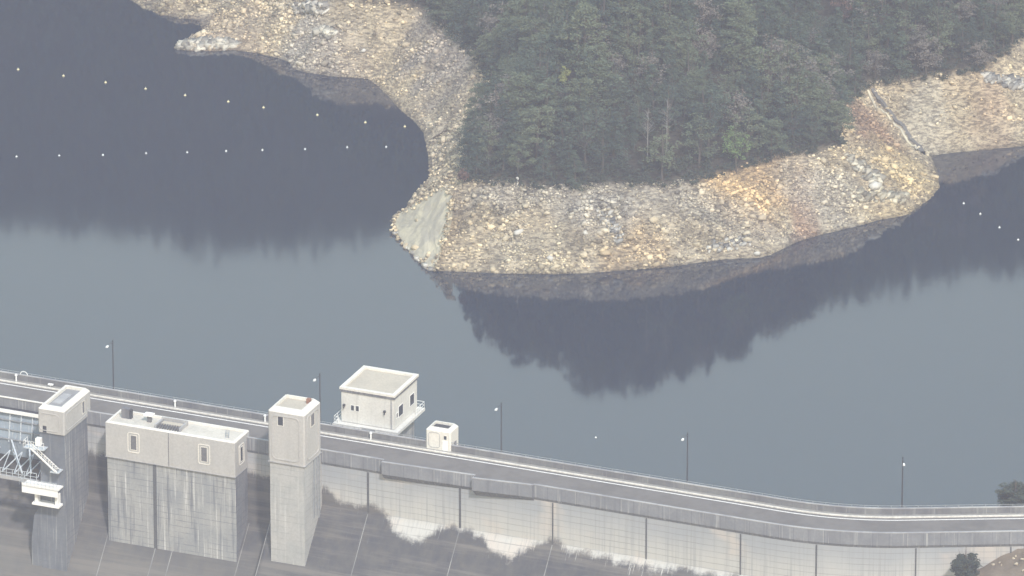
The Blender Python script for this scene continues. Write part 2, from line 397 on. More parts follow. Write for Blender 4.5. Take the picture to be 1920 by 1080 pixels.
rx = rng.uniform(-72, 98, n); ry = rng.uniform(-2, 138, n)
hz, rls, rlt, rds, rdt = height(rx, ry)
keep = rls & ((~rlt) | (rdt < 1.0))
den = np.clip(.5+fbm(rx*.13, ry*.16, 51, 4)*2.2, .2, 1)
den = den*np.where((rx > 64) & (ry > 46), .16, 1)
pS = at(745, 95, 4); den = den*(1-.8*np.exp(-(((rx-pS[0])/5)**2+((ry-pS[1])/16)**2)))
keep &= rng.uniform(size=n) < den*.95
rx, ry, hz = rx[keep], ry[keep], hz[keep]
size = (.09+rng.exponential(.066, len(rx)))*(.75+.7*np.clip(fbm(rx*.15, ry*.2, 91, 3)+.45, 0, 1)); size = np.minimum(size, .6)
pz = [(833, 346, 9.2), (848, 364, 9.0), (843, 400, 6.8), (830, 455, 3.2), (817, 503, .15), (792, 500, -.5), (764, 464, -.1), (742, 432, .1), (738, 412, .9), (748, 400, 2.0), (790, 374, 5.5)]
ex = []                                                     # stones spilled over the rim of the apron
for i in range(len(pz)):
    a_, b_ = pz[i], pz[(i+1) % len(pz)]
    for _ in range(34 if i not in (5, 6) else 12):
        k = rng.uniform(); q = [a_[j]*(1-k)+b_[j]*k for j in range(3)]; p = at(q[0]+rng.normal()*3.2, q[1]+rng.normal()*2.5, q[2]); ex.append((p[0], p[1]-.8, p[2]+.15))
ex = np.array(ex); rx = np.append(rx, ex[:, 0]); ry = np.append(ry, ex[:, 1]); hz = np.append(hz, ex[:, 2]); size = np.append(size, rng.uniform(.08, .3, len(ex)))
V, Fc = stones(rx, ry, hz+size*.25, size, cube_v, cube_f)
rub = fast_mesh('rubble', V, Fc, M['stone']); tag(rub, 'pale angular stone rubble covering the drawn down reservoir bank', 'rubble', kind='stuff')
gc = ground_col(rx, ry, hz, np.zeros(len(rx), bool), np.zeros(len(rx)))*1.25
add_attr(rub, 'tint', np.repeat(gc, 8, 0))
print('rubble', len(rx))
# the bigger boulders, each a thing
def boulder(p, s, seed, label=None, tint=None, group='pale boulders among the rubble', mul=1.15, flat=.75):
    r = np.random.default_rng(seed); v = iv.copy()
    for _ in range(7):                                     # cut flat facets
        d = r.normal(size=3); d /= np.linalg.norm(d); h = r.uniform(.35, .7); q = v@d; v = v-np.outer(np.maximum(q-h, 0), d)
    v = v*np.array([r.uniform(.8, 1.5), r.uniform(.7, 1.1), flat*r.uniform(.7, 1.1)])*s*1.25
    a = r.uniform(0, 6.28); v = v@np.array([[math.cos(a), math.sin(a), 0], [-math.sin(a), math.cos(a), 0], [0, 0, 1]])
    o = fast_mesh('boulder', v, if_, M['stone']); o.location = (p[0], p[1], p[2]+s*.22)
    c = tint if tint is not None else ground_col(np.array([p[0]]), np.array([p[1]]), np.array([3.]), np.zeros(1, bool), np.zeros(1))[0]*mul
    add_attr(o, 'tint', np.repeat(np.array([c]), len(v), 0))
    tag(o, label or 'pale angular boulder lying among the small rubble of the bank', 'boulder', group if not label else None)
    return o
spec = [((975, 441), .85, 'largest white boulder standing alone midway up the facing bank'), ((1098, 440), .55, 'white squarish boulder right of the largest one, halfway up the bank'),
        ((1030, 490), .75, 'upright white block just above the waterline of the facing bank'), ((1418, 481), .6, 'white boulder at the very water edge where the shore turns'),
        ((1640, 352), 1.0, 'long flat pale slab lying on the right-hand bank'), ((682, 103), .6, 'single pale boulder on the smooth sandy slope of the upper bank')]
for i, (pp, s, lb) in enumerate(spec): boulder(hit(*pp), s, 900+i, lb, np.array([.62, .60, .56]))
def bank_place(u, v):
    if u < 560: return 'on the far upper left bank'
    if u < 720: return 'on the upper left bank above the cove'
    if u < 905 and v < 200: return 'between the upper cove and the forest'
    if u < 870: return 'on the narrow left bank beside the forest'
    if u > 1740 or (u > 1640 and v < 240): return 'on the bank of the right bay'
    side = 'left part' if u < 1060 else ('middle part' if u < 1300 else ('ochre stretch' if u < 1540 else 'right end'))
    row = 'high' if v < 400-(u > 1400)*60 else 'low'
    return f'{row} on the {side} of the facing bank'
cnt = 0; bsel = np.where((rng.uniform(size=len(rx)) < .03))[0]
for i in bsel:
    if cnt >= 210: break
    u, v_ = proj((rx[i], ry[i], hz[i]))
    if not (250 < u < 1915 and 3 < v_ < 515): continue
    boulder((rx[i], ry[i], hz[i]), float(.3+.6*rng.uniform()**2.2), int(i)); cnt += 1
    C.objects[-1]['label'] = 'pale angular boulder among the small rubble '+bank_place(u, v_)
# rock spur in the upper left and outcrops
def outcrop(px0, px1, n, s0, s1, label, tint, lift=None):
    """one ledge made of joined angular blocks"""
    r = np.random.default_rng(n); P = []; S = []
    for i in range(n):
        k = (i+.5)/n; p = hit(px0[0]+(px1[0]-px0[0])*k+r.uniform(-11, 11), px0[1]+(px1[1]-px0[1])*k+r.uniform(-8, 8)); P.append(p if lift is None else at(px0[0]+(px1[0]-px0[0])*k+r.uniform(-7, 4), px0[1]+(px1[1]-px0[1])*k+r.uniform(-4, 6), lift)+np.array([0, -.9, 0])); S.append(r.uniform(s0, s1))
    P = np.array(P); S = np.array(S)
    V, Fc = stones(P[:, 0], P[:, 1], P[:, 2]+S*.15, S, cube_v, cube_f, .3, True)
    o = fast_mesh('rock_outcrop', V, Fc, M['stone']); add_attr(o, 'tint', np.repeat(np.array([tint]), len(V), 0)); tag(o, label, 'rock outcrop')
outcrop((336, 88), (436, 86), 120, .35, .8, 'whitish jagged rock spur reaching into the water at upper left', (.52, .485, .42))
outcrop((548, 20), (610, 22), 60, .3, .9, 'pale grey blocky ledge high on the upper left bank', (.47, .44, .39))
outcrop((606, 58), (620, 70), 40, .3, .7, 'small whitish outcrop in the middle of the upper left bank', (.51, .48, .41))
outcrop((1590, 300), (1650, 345), 60, .25, .7, 'greyish white blocky ledge below the right corner of the forest', (.47, .44, .37))
outcrop((1600, 370), (1700, 375), 60, .25, .75, 'layered pale ledge near the right tip of the bank', (.46, .42, .33))
outcrop((1330, 470), (1410, 455), 50, .2, .6, 'grey ledge beside the waterline where the shore turns', (.40, .385, .36))
outcrop((1130, 400), (1165, 455), 50, .2, .55, 'broken grey rock steps in the middle of the facing bank', (.40, .39, .37))
outcrop((1850, 150), (1915, 165), 70, .3, .8, 'grey shattered outcrop under the trees at the right edge', (.37, .355, .33))
# smooth concrete-like apron on the left point
pz = [(833, 346, 9.2), (848, 364, 9.0), (843, 400, 6.8), (830, 455, 3.2), (817, 503, .15), (792, 500, -.5), (764, 464, -.1), (742, 432, .1), (738, 412, .9), (748, 400, 2.0), (790, 374, 5.5)]
top = [at(a, b_, c)+np.array([0, -.9, .25]) for a, b_, c in pz]; mid_ = [at(800, 425, 3.4)+np.array([0, -.9, .25])]
nn = len(top); vs = [tuple(p) for p in top]+[tuple(mid_[0])]+[(p[0]*1+.0, p[1]+2.5, -1.5) for p in top]
fs = [(i, (i+1) % nn, nn) for i in range(nn)]+[(i, nn+1+i, nn+1+(i+1) % nn, (i+1) % nn) for i in range(nn)]
M['apron'] = concrete('sprayed_concrete', (.60, .55, .41), (.46, .43, .34), .65, .45, (.30, .285, .25), .0, 0, bump=1.0, slo=.45, shi=.6)
ap = link_mesh('concrete_apron', vs, fs, M['apron']); tag(ap, 'smooth pale triangular concrete apron on the left point of the peninsula', 'concrete apron')
bm = bmesh.new(); bm.from_mesh(ap.data); bmesh.ops.subdivide_edges(bm, edges=bm.edges, cuts=5, use_grid_fill=True)
bmesh.ops.recalc_face_normals(bm, faces=bm.faces)
for v in bm.verts:
    v.co.z += .3*float(fbm(np.array([v.co.x*.4]), np.array([v.co.y*.4]), 4, 3)[0]); v.co.x += .3*float(fbm(np.array([v.co.y*.8]), np.array([v.co.z*.8]), 14, 3)[0])
bm.to_mesh(ap.data); bm.free()
# line of stones along the apron's left edge
outcrop((747, 428), (806, 500), 60, .18, .5, 'row of whitish stones along the waterline below the smooth apron', (.46, .44, .40), .15)
# pipe down the left bank, drain channel on the right
def pole_between(name, a, b_, r, mat, label, cat):
    p0 = hit(*a); p1 = hit(*b_); m_ = MB(); m_.tube((0, 0, .3), tuple(np.array(p1)-np.array(p0)+np.array([0, 0, .3])), r, r*.8, 8)
    o = link_mesh(name, m_.v, m_.f, mat); o.location = p0; tag(o, label, cat)
pole_between('pipe', (812, 262), (884, 222), .16, M['wood'], 'long dark pipe lying diagonally down the left bank', 'pipe')
pole_between('dead_branch', (848, 318), (862, 312), .08, M['bark_pale'], 'thin pale dead branch at the forest corner above the apron', 'branch')
chan = [(1636, 172), (1650, 192), (1667, 206), (1679, 228), (1697, 243), (1708, 262), (1724, 277), (1731, 289)]
def strip(name, pxs, wd, dz, mat, label, cat, off=0.0):
    pts = [hit(*p) for p in pxs]; vs = []; fs = []
    dense = []
    for i in range(len(pts)-1):
        for k in range(6): dense.append(np.array(pts[i])*(1-k/6)+np.array(pts[i+1])*(k/6))
    dense.append(np.array(pts[-1]))
    for i, p in enumerate(dense):
        d = dense[min(i+1, len(dense)-1)]-dense[max(i-1, 0)]; d = d/np.linalg.norm(d); q = np.cross(d, [0, 0, 1]); q /= np.linalg.norm(q)
        p = p+q*off
        z0 = max(zat(*(p-q*wd)[:2]), zat(*(p+q*wd)[:2]), zat(*p[:2]))
        for sgn, zz in ((-1, dz), (1, dz), (1, -.6), (-1, -.6)):
            c = p+q*wd*sgn; vs.append((c[0], c[1], z0+zz))
        if i:
            b0 = 4*(i-1)
            for a, b_ in ((0, 1), (1, 2), (2, 3), (3, 0)): fs.append((b0+a, b0+b_, b0+4+b_, b0+4+a))
    o = link_mesh(name, vs, fs, mat); tag(o, label, cat)
strip('drain_channel', chan, .36, .06, M['gutter'], 'dark drainage channel running down the bank beside the right corner of the forest', 'drain')
strip('channel_edge', chan, .2, .2, M['apron'], 'pale concrete edge beside the dark drainage channel', 'concrete edge', off=1.0)
pst = hit(970, 352); mb = MB(); mb.tube((0, 0, -.3), (0, 0, 1.4), .06); mb.box(-.2, .2, -.03, .03, .9, 1.3)
tag(link_mesh('marker_post', mb.v, mb.f, M['white']), 'short white marker post at the foot of the forest', 'post').location = pst

# ------------------------------------------------------------------ trees
def leaf_clumps(centres, rad, per, size, r, droop=0.0):
    n = len(centres)*per; c = np.repeat(centres, per, 0); rr = np.repeat(rad, per)
    d = r.normal(size=(n, 3)); d /= np.linalg.norm(d, axis=1)[:, None]
    p = c+d*(rr*r.uniform(.2, 1, n)**.6)[:, None]*np.array([1, 1, .55])
    a = r.normal(size=(n, 3)); a[:, 2] = a[:, 2]*.5-droop; a /= np.linalg.norm(a, axis=1)[:, None]
    b_ = np.cross(a, r.normal(size=(n, 3))); b_ /= np.linalg.norm(b_, axis=1)[:, None]
    s = size*r.uniform(.6, 1.4, n)[:, None]
    V = np.stack([p-a*s*.9, p+b_*s*.45, p+a*s*.9, p-b_*s*.45], 1)
    return V.reshape(-1, 3), np.arange(n*4).reshape(n, 4)
def tree_arrays(kind, h, r, lo=False):
    """returns crown V,F and trunk MB for a tree at the origin"""
    cs = []; rd = []; limbs = MB()
    lean = r.normal(size=2)*.03*h
    limbs.tube((0, 0, -1.0), (lean[0]*.5, lean[1]*.5, h*.5), .022*h, .014*h, 6); limbs.tube((lean[0]*.5, lean[1]*.5, h*.5), (lean[0], lean[1], h*.96), .014*h, .004*h, 5)
    if kind == 'conifer':
        z0 = h*r.uniform(.05, .15); nb = int(h*(6.2 if not lo else 2.6)); R0 = h*r.uniform(.19, .27)
        for i in range(nb):
            k = (i+r.uniform(0, 1))/nb; z = z0+(h-z0)*k; L = R0*(1-k)**.75*r.uniform(.65, 1.2)+.22; a = r.uniform(0, 6.28)
            bx = lean*(z/h)
            tip = np.array([bx[0]+math.cos(a)*L, bx[1]+math.sin(a)*L, z-L*r.uniform(.05, .4)])
            if not lo: limbs.tube((bx[0], bx[1], z), tuple(tip), .03, .012, 3)
            for q in ((.95, .72, .45) if not lo else (.8,)):
                cs.append((bx[0]+math.cos(a)*L*q, bx[1]+math.sin(a)*L*q, z-(z-tip[2])*q)); rd.append(L*.30+.12)
    elif kind == 'pine':
        nb = 22 if not lo else 9; R0 = h*.26
        for i in range(nb):
            k = i/nb; a = i*2.4+r.uniform(-.5, .5); z = h*(.30+.67*k); L = R0*(1-k*.65)*r.uniform(.6, 1.2)
            bx = lean*(z/h); tip = (bx[0]+math.cos(a)*L, bx[1]+math.sin(a)*L, z+L*.25); limbs.tube((bx[0], bx[1], z-.3), tip, .06, .02, 4)
            for q in range(4 if not lo else 1):
                cs.append((tip[0]+r.normal()*.35, tip[1]+r.normal()*.35, tip[2]+r.normal()*.2)); rd.append(r.uniform(.45, .85)*h/9)
    else:                                                  # broad round crown
        nb = 40 if not lo else 14
        for i in range(nb):
            d = r.normal(size=3); d /= np.linalg.norm(d); k = r.uniform(.35, 1)
            p = np.array([d[0]*h*.30*k, d[1]*h*.30*k, h*.56+d[2]*h*.42*k]); limbs.tube((lean[0]*.4, lean[1]*.4, h*.35), tuple(p), .05, .015, 3)
            cs.append(p); rd.append(h*r.uniform(.07, .12))
    V, Fc = leaf_clumps(np.array(cs), np.array(rd), {True: 7, False: 32 if kind != 'conifer' else 13}[lo] if kind != 'conifer' else (8 if lo else 15), .17 if not lo else .42, r, .3 if kind == 'conifer' else 0)
    if kind == 'bare':
        V = V[:0]; Fc = Fc[:0]
    return V, Fc, limbs
def bare_mesh(h, r):
    m_ = MB(); m_.tube((0, 0, -1), (0, 0, h*.6), .10, .07, 6); m_.tube((0, 0, h*.6), (.1, .1, h), .07, .02, 5)
    for i in range(26):
        z = h*r.uniform(.35, .95); a = r.uniform(0, 6.28); L = h*.22*(1.15-z/h)*r.uniform(.6, 1.3); t_ = (math.cos(a)*L, math.sin(a)*L, z+L*.8)
        m_.tube((0, 0, z), t_, .035, .014, 3)
        for j in range(3):
            k = r.uniform(.4, 1); b0 = (t_[0]*k, t_[1]*k, z+L*.8*k); m_.tube(b0, (b0[0]+r.normal()*.4, b0[1]+r.normal()*.4, b0[2]+r.uniform(.2, .7)), .014, .008, 3)
    return m_
protos = []
def make_proto(kind, mat, h, seed, name, label, cat, group):
    r = np.random.default_rng(seed); e = empty(name, (0, 0, 0), 0, label, cat, group)
    if kind == 'bare':
        m_ = bare_mesh(h, r); link_mesh('trunk', m_.v, m_.f, M['bark_pale'], e)
    else:
        V, Fc, lb = tree_arrays(kind, h, r); link_mesh('trunk', lb.v, lb.f, M['bark'], e); fast_mesh('crown', V, Fc, mat, e)
    return e
kinds = [('conifer', 'leaf_dark', 'conifer_tree', 'slender dark green conifer standing in the dense forest on the hillside', 'conifer', 'dark conifers of the hillside forest', 5, .40),
         ('pine', 'leaf_mid', 'pine_tree', 'olive green flat-topped pine standing in the dense forest on the hillside', 'pine tree', 'olive pines of the hillside forest', 4, .20),
         ('round', 'leaf_dark', 'evergreen_tree', 'round-crowned dark evergreen standing in the dense forest on the hillside', 'tree', 'round evergreens of the hillside forest', 3, .16),
         ('round', 'leaf_mid', 'broadleaf_tree', 'round olive green tree standing in the dense forest on the hillside', 'tree', 'round olive trees of the hillside forest', 2, .12),
         ('round', 'leaf_grey', 'leafless_tree', 'greyish brown winter tree standing in the dense forest on the hillside', 'tree', 'winter trees of the hillside forest', 2, .12)]
for kd, mt, nm, lb, ct, gr, nv, pr in kinds:
    protos.append(([make_proto(kd, M[mt], 9.0, 100+hash_, nm, lb, ct, gr) for hash_ in range(len(protos)*10, len(protos)*10+nv)], pr))
used = set()
def copy_tree(e):
    c = e.copy(); C.objects.link(c)
    for ch in e.children:
        d = ch.copy(); C.objects.link(d); d.parent = c
    return c
def plant(e, p, s, rz):
    if e.name not in used: used.add(e.name); o = e
    else: o = copy_tree(e)
    o.location = p; o.scale = (s*random.uniform(1.1, 1.4),)*2+(s,); o.rotation_euler = (0, 0, rz); return o
# scatter
sp = 3.05; cand = []
gx, gy = np.meshgrid(np.arange(-300, 320, sp), np.arange(10, 330, sp)); gx = gx.ravel()+rng.uniform(-1.3, 1.3, gx.size); gy = gy.ravel()+rng.uniform(-1.3, 1.3, gy.size)
th, tls, tlt, tds, tdt = height(gx, gy); ok = tlt & (tdt > .3); gx, gy, th, tdt = gx[ok], gy[ok], th[ok], tdt[ok]
inview = []; outview = []
for x, y, z, d_ in zip(gx, gy, th, tdt):
    u, v_ = proj((x, y, z+6)); u0, v0 = proj((x, y, z))
    if -60 < u < 1980 and v_ < 1100 and v0 > -25: inview.append((x, y, z, d_, v0))
    else: outview.append((x, y, z, d_))
inview.sort(key=lambda q: -q[4])
print('trees in view', len(inview), 'outside', len(outview))
wts = [p[1] for p in protos]
def pick(x, y):
    q = [w_*max(.05, 1+1.6*float(fbm(np.array([x*.07]), np.array([y*.07]), 200+i*7, 3)[0])*2) for i, w_ in enumerate(wts)]
    return random.choices(range(len(protos)), q)[0]
avoid = []
def special(px, py, kind, mat, h, seed, name, label, cat):
    p = hit(px, py); e = make_proto(kind, M[mat] if mat else None, h, seed, name, label, cat, None); e.location = (p[0], p[1]-.5, p[2]); avoid.append((p[0], p[1], 2.2 if kind != 'bare' else 1.3)); return e
special(1380, 318, 'round', 'leaf_bright', 8.5, 501, 'broadleaf_tree', 'bright light green bushy tree at the lower front of the forest', 'tree')
special(1058, 168, 'round', 'leaf_yellow', 3.6, 502, 'yellow_shrub', 'small yellow-green shrub glowing in the middle of the forest', 'shrub')
special(1420, 130, 'round', 'leaf_bright', 4.6, 503, 'broadleaf_tree', 'small yellowish green tree high in the centre right of the forest', 'tree')
special(1580, 60, 'round', 'leaf_red', 7.5, 504, 'reddish_tree', 'reddish brown tree near the top of the forest on the right', 'tree')
special(1020, 135, 'round', 'leaf_red', 4.5, 505, 'reddish_tree', 'small purplish brown tree in the upper left of the forest', 'tree')
special(868, 350, 'round', 'leaf_red', 3.0, 506, 'brown_shrub', 'low reddish brown shrub at the corner of the forest above the apron', 'shrub')
bl = ['pale bare tree at the lower middle edge of the forest', 'pale bare trunk just right of the other one in the lower middle forest', 'bare whitish tree in the right middle of the forest',
      'pale bare tree standing near the top left of the forest', 'pale bare tree close to the right corner of the forest', 'thin bare tree at the lower left of the forest']
for i, (px, py) in enumerate(((1214, 300), (1250, 285), (1465, 190), (1020, 80))): special(px, py, 'bare', None, 8.5 if i < 2 else 7, 600+i, 'bare_tree', bl[i], 'bare tree')
def wood_place(u, v, d):
    if u > 1640: return 'in the dark wood above the right bay'
    if u < 980: return 'on the left flank of the wood, '+('high up' if v < 160 else 'low down')
    col = 'left' if u < 1200 else ('centre' if u < 1420 else 'right')
    return f'{"in the front row" if d < 3.5 else ("low" if v > 220 else ("halfway up" if v > 110 else "near the top"))} of the wooded hill, {col} side' if d < 3.5 else f'{"low" if v > 220 else ("halfway up" if v > 110 else "near the top")} on the wooded hill, {col} side'
base_label = {k[5]: k[3].split(' standing')[0] for k in kinds}
stuff = list(outview); cnt = 0
for x, y, z, d_, v0 in inview:
    if any((x-a)**2+(y-b_)**2 < c*c for a, b_, c in avoid): continue
    if any(abs(x-a) < 1.9 and 0 < b_-y < 4.5 for a, b_, c in avoid): continue
    if cnt >= 288: stuff.append((x, y, z, d_)); continue
    s = random.uniform(.72, 1.12)*(.85+.15*min(1, d_/4))
    es, pr = protos[pick(x, y)]; o = plant(random.choice(es), (x, y, z), s, random.uniform(0, 6.28)); cnt += 1; u_, v_ = proj((x, y, z+4)); o['label'] = base_label[o['group']]+' '+wood_place(u_, v_, d_)
for es, pr in protos:                                       # unused prototypes do not stay
    for e in es:
        if e.name not in used:
            for ch in list(e.children): bpy.data.objects.remove(ch)
            bpy.data.objects.remove(e)
# the far part of the forest as one mass
lows = [tree_arrays(k, 9.0, np.random.default_rng(300+i), True) for i, k in enumerate(('conifer', 'conifer', 'pine', 'round', 'round'))]
VV = []; FF = []; off = 0
for x, y, z, d_ in stuff:
    if y > 300: continue
    V, Fc, lb = lows[random.randrange(len(lows))]; s = random.uniform(.75, 1.15)*(.6+.4*min(1, d_/4)); a = random.uniform(0, 6.28); ca, sa = math.cos(a)*s, math.sin(a)*s
    Vn = np.stack([V[:, 0]*ca-V[:, 1]*sa+x, V[:, 0]*sa+V[:, 1]*ca+y, V[:, 2]*s+z], 1); VV.append(Vn); FF.append(Fc+off); off += len(V)
fo = fast_mesh('forest', np.concatenate(VV), np.concatenate(FF), M['leaf_dark']); tag(fo, 'dark mixed forest covering the rest of the hills', 'forest', kind='stuff')
ux = rng.uniform(-14, 100, 60000); uy = rng.uniform(12, 110, 60000)
uh, _, ult, _, udt = height(ux, uy); k_ = ult & (udt < 9) & (rng.uniform(size=60000) < np.where(udt < 3.5, .30, .10)); ux, uy, uh, udt = ux[k_], uy[k_], uh[k_], udt[k_]
ur = rng.uniform(.4, 1.0, len(ux)); V, Fc = leaf_clumps(np.stack([ux, uy, uh+ur*rng.uniform(.5, 1.8, len(ux))], 1), ur, 26, .22, rng)
M['undergrowth'] = leaf_mat('undergrowth', (.045, .058, .042), (.045, .058, .042))
tag(fast_mesh('undergrowth', V, Fc, M['undergrowth']), 'dark bushy undergrowth under the front trees of the wood', 'undergrowth', kind='stuff')
print('forest quads', off//4, 'individual', cnt)

# ------------------------------------------------------------------ dam
ROAD_Z = 13.0; TW = 8.9; ZB = 5.0; ZBL = .25; SL = .85; BEND = 61.0
RD = np.array([.908, -.419]); RD = RD/np.linalg.norm(RD); RN = np.array([-RD[1], RD[0]])
def path(u, off=0.0):
    """(s,t) along the crest at arc length u, offset downstream by off; a smooth bend at BEND"""
    r_ = 9.0
    def c(u):
        if u <= BEND-r_: return np.array([u, 0.])
        if u >= BEND+r_: return np.array([BEND, 0.])+RD*(u-BEND)
        k = (u-(BEND-r_))/(2*r_); a = np.array([BEND-r_, 0.]); m_ = np.array([BEND, 0.]); b_ = m_+RD*r_
        return a*(1-k)**2+m_*2*k*(1-k)+b_*k*k
    p = c(u); d = c(u+.1)-c(u-.1); d /= np.linalg.norm(d); nrm = np.array([-d[1], d[0]])
    if nrm[1] < 0: nrm = -nrm
    return p+nrm*off
US = list(np.arange(-130, BEND-15, 2.5))+list(np.arange(BEND-15, BEND+15, 1.0))+list(np.arange(BEND+15, 125, 2.5))
def bay(u):                                                 # the parapet steps out in two shallow bays
    if -9.3 <= u < 5.6: return .85-.045*(u+9.3)
    if 5.6 <= u < 15.0: return 1.25-.105*(u-5.6)
    return 0.0
dam = dam_empty('concrete_dam', 0, 0, 0, 'long grey concrete dam with a road along its crest and a sloping stained face', 'dam')
def sweep(name, prof, mat, parent, us=US, closed=True, vis=None, bevel=0):
    """prof(u) -> list of (offset, z)"""
    m_ = MB(); rings = []
    for u in us: rings.append([(*path(u, o_), z_) for o_, z_ in prof(u)])
    m_.quadring(rings); o = m_.build(name, mat, parent); return o
# wall body with its stain mask
def face_t(px, py):
    lo, hi = -60.0, 14.0
    for _ in range(50):
        z = (lo+hi)/2; s_, t_ = ST(at(px, py, z)*np.array([1, 1, 0])); ft = TW if z > ZB else TW+(ZB-z)*SL
        if t_ > ft: hi = z
        else: lo = z
    return s_, z
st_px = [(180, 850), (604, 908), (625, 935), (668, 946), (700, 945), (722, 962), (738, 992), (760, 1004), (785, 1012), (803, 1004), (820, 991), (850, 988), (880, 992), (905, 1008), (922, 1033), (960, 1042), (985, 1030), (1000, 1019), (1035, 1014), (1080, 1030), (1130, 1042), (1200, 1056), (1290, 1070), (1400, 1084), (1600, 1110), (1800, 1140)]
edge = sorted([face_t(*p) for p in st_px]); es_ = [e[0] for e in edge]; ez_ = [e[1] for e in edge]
prof = [(0, 12.6)]+[(0, z) for z in np.arange(12.3, ZB, -.45)]+[(0, ZB)]+[((ZB-z)*SL, z) for z in np.arange(ZB-.6, -52, -.9)]
us = np.arange(-130, 125, .7); VV = []; msk = []
for u in us:
    zb_ = ZBL if u < -27.4 else ZB
    for o_, z_ in prof:
        o2 = 0 if z_ > zb_ else (zb_-z_)*SL
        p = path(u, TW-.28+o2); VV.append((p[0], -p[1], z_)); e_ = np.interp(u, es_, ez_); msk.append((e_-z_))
VV = np.array(VV); k = len(prof); ii = np.arange(len(VV)).reshape(len(us), k)
Fq = np.stack([ii[:-1, :-1], ii[:-1, 1:], ii[1:, 1:], ii[1:, :-1]], -1).reshape(-1, 4)
m, nt, n, b = new_mat('dam_face'); M['dam'] = m
tc = N(nt, 'ShaderNodeTexCoord').outputs['Object']; sx = N(nt, 'ShaderNodeSeparateXYZ'); nt.links.new(tc, sx.inputs[0]); zc = sx.outputs[2]
att = N(nt, 'ShaderNodeAttribute', attribute_name='edge'); ed = N(nt, 'ShaderNodeSeparateXYZ'); nt.links.new(att.outputs['Vector'], ed.inputs[0])
strk = noise(nt, tc, (.35, .25, .2), 1.0, 3, .5); drip = noise(nt, tc, (2.6, .2, .12), 1.6, 3, .6); strk2 = noise(nt, tc, (1.6, .2, .035), 1.6, 5, .7)
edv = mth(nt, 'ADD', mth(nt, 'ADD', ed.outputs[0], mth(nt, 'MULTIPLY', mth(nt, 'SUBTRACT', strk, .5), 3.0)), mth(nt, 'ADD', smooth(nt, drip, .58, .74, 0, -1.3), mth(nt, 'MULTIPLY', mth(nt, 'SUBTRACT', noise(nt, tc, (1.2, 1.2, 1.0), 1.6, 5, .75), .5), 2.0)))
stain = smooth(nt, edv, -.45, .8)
big = noise(nt, tc, (.12, .12, .12), 1.0, 5)
light = mixc(nt, smooth(nt, mth(nt, 'ADD', zc, mth(nt, 'MULTIPLY', mth(nt, 'SUBTRACT', big, .5), 7.0)), 5.5, 11.5), (.46, .46, .44), (.31, .33, .355))
light = mixc(nt, smooth(nt, noise(nt, tc, (.10, .1, .16), 1.0, 3), .5, .68, 0, .8), light, (.50, .455, .41))
light = mixc(nt, smooth(nt, strk2, .47, .70, 0, .7), light, (.27, .28, .29))
fr = mth(nt, 'FRACT', mth(nt, 'DIVIDE', mth(nt, 'ADD', zc, mth(nt, 'MULTIPLY', big, .4)), .95))
ln = smooth(nt, mth(nt, 'ABSOLUTE', mth(nt, 'SUBTRACT', fr, .5)), .015, .075, 1, 0)
ln = mth(nt, 'MULTIPLY', ln, smooth(nt, noise(nt, tc, (.12, .1, 1.5), 1.0, 4, .7), .35, .6, .25, .8))
light = mixc(nt, ln, light, (.2, .2, .2))
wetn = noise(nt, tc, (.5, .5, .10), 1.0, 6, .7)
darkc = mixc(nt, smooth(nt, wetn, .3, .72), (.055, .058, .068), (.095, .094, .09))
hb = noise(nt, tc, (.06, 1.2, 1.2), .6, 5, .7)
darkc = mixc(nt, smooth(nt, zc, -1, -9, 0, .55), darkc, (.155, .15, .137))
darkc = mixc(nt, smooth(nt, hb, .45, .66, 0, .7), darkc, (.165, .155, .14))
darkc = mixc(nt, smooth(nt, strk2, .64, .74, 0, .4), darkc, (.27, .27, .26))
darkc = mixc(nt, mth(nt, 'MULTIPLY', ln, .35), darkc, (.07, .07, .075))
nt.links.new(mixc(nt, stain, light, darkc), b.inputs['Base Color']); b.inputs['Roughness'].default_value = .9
dw = fast_mesh('dam_wall', VV, Fq, M['dam'], dam); add_attr(dw, 'edge', np.array(msk)[:, None].repeat(3, 1))
# core under the road, reaching down upstream
sweep('dam_crest', lambda u: [(.02, ROAD_Z-.05), (TW-.3, ROAD_Z-.05), (TW-.3, 11.8), (TW-.4, 11.8), (TW-.4, -51), (.02, -51)], M['pier'], dam)
# parapets
sweep('upstream_parapet', lambda u: [(-.28, 12.2), (-.28, 14.05), (-.02, 14.05), (-.02, 12.2)], M['parapet_in'], dam)
sweep('coping', lambda u: [(-.33, 14.05), (-.33, 14.17), (.03, 14.17), (.03, 14.05)], M['coping'], dam)
UB = sorted(set(US+[-9.35, -9.3, 5.55, 5.6, 14.95, 15.0, -5, 0, 10]))
sweep('downstream_parapet', lambda u: [(TW+bay(u)-.3, 13.0), (TW+bay(u)-.3, 14.0), (TW+bay(u), 14.0), (TW+bay(u), 12.05), (TW-.2+bay(u)*.55, 11.7-bay(u)*.25), (TW-.3, 11.5-bay(u)*.7)], M['parapet'], dam, UB)
sweep('coping', lambda u: [(TW+bay(u)-.34, 14.0), (TW+bay(u)-.34, 14.11), (TW+bay(u)+.04, 14.11), (TW+bay(u)+.04, 14.0)], M['coping'], dam, UB)
sweep('deck_edge', lambda u: [(TW-.32, 12.7), (TW-.32, 12.99), (TW+bay(u)-.28, 12.99), (TW+bay(u)-.28, 12.7)], M['asphalt'], dam, UB)
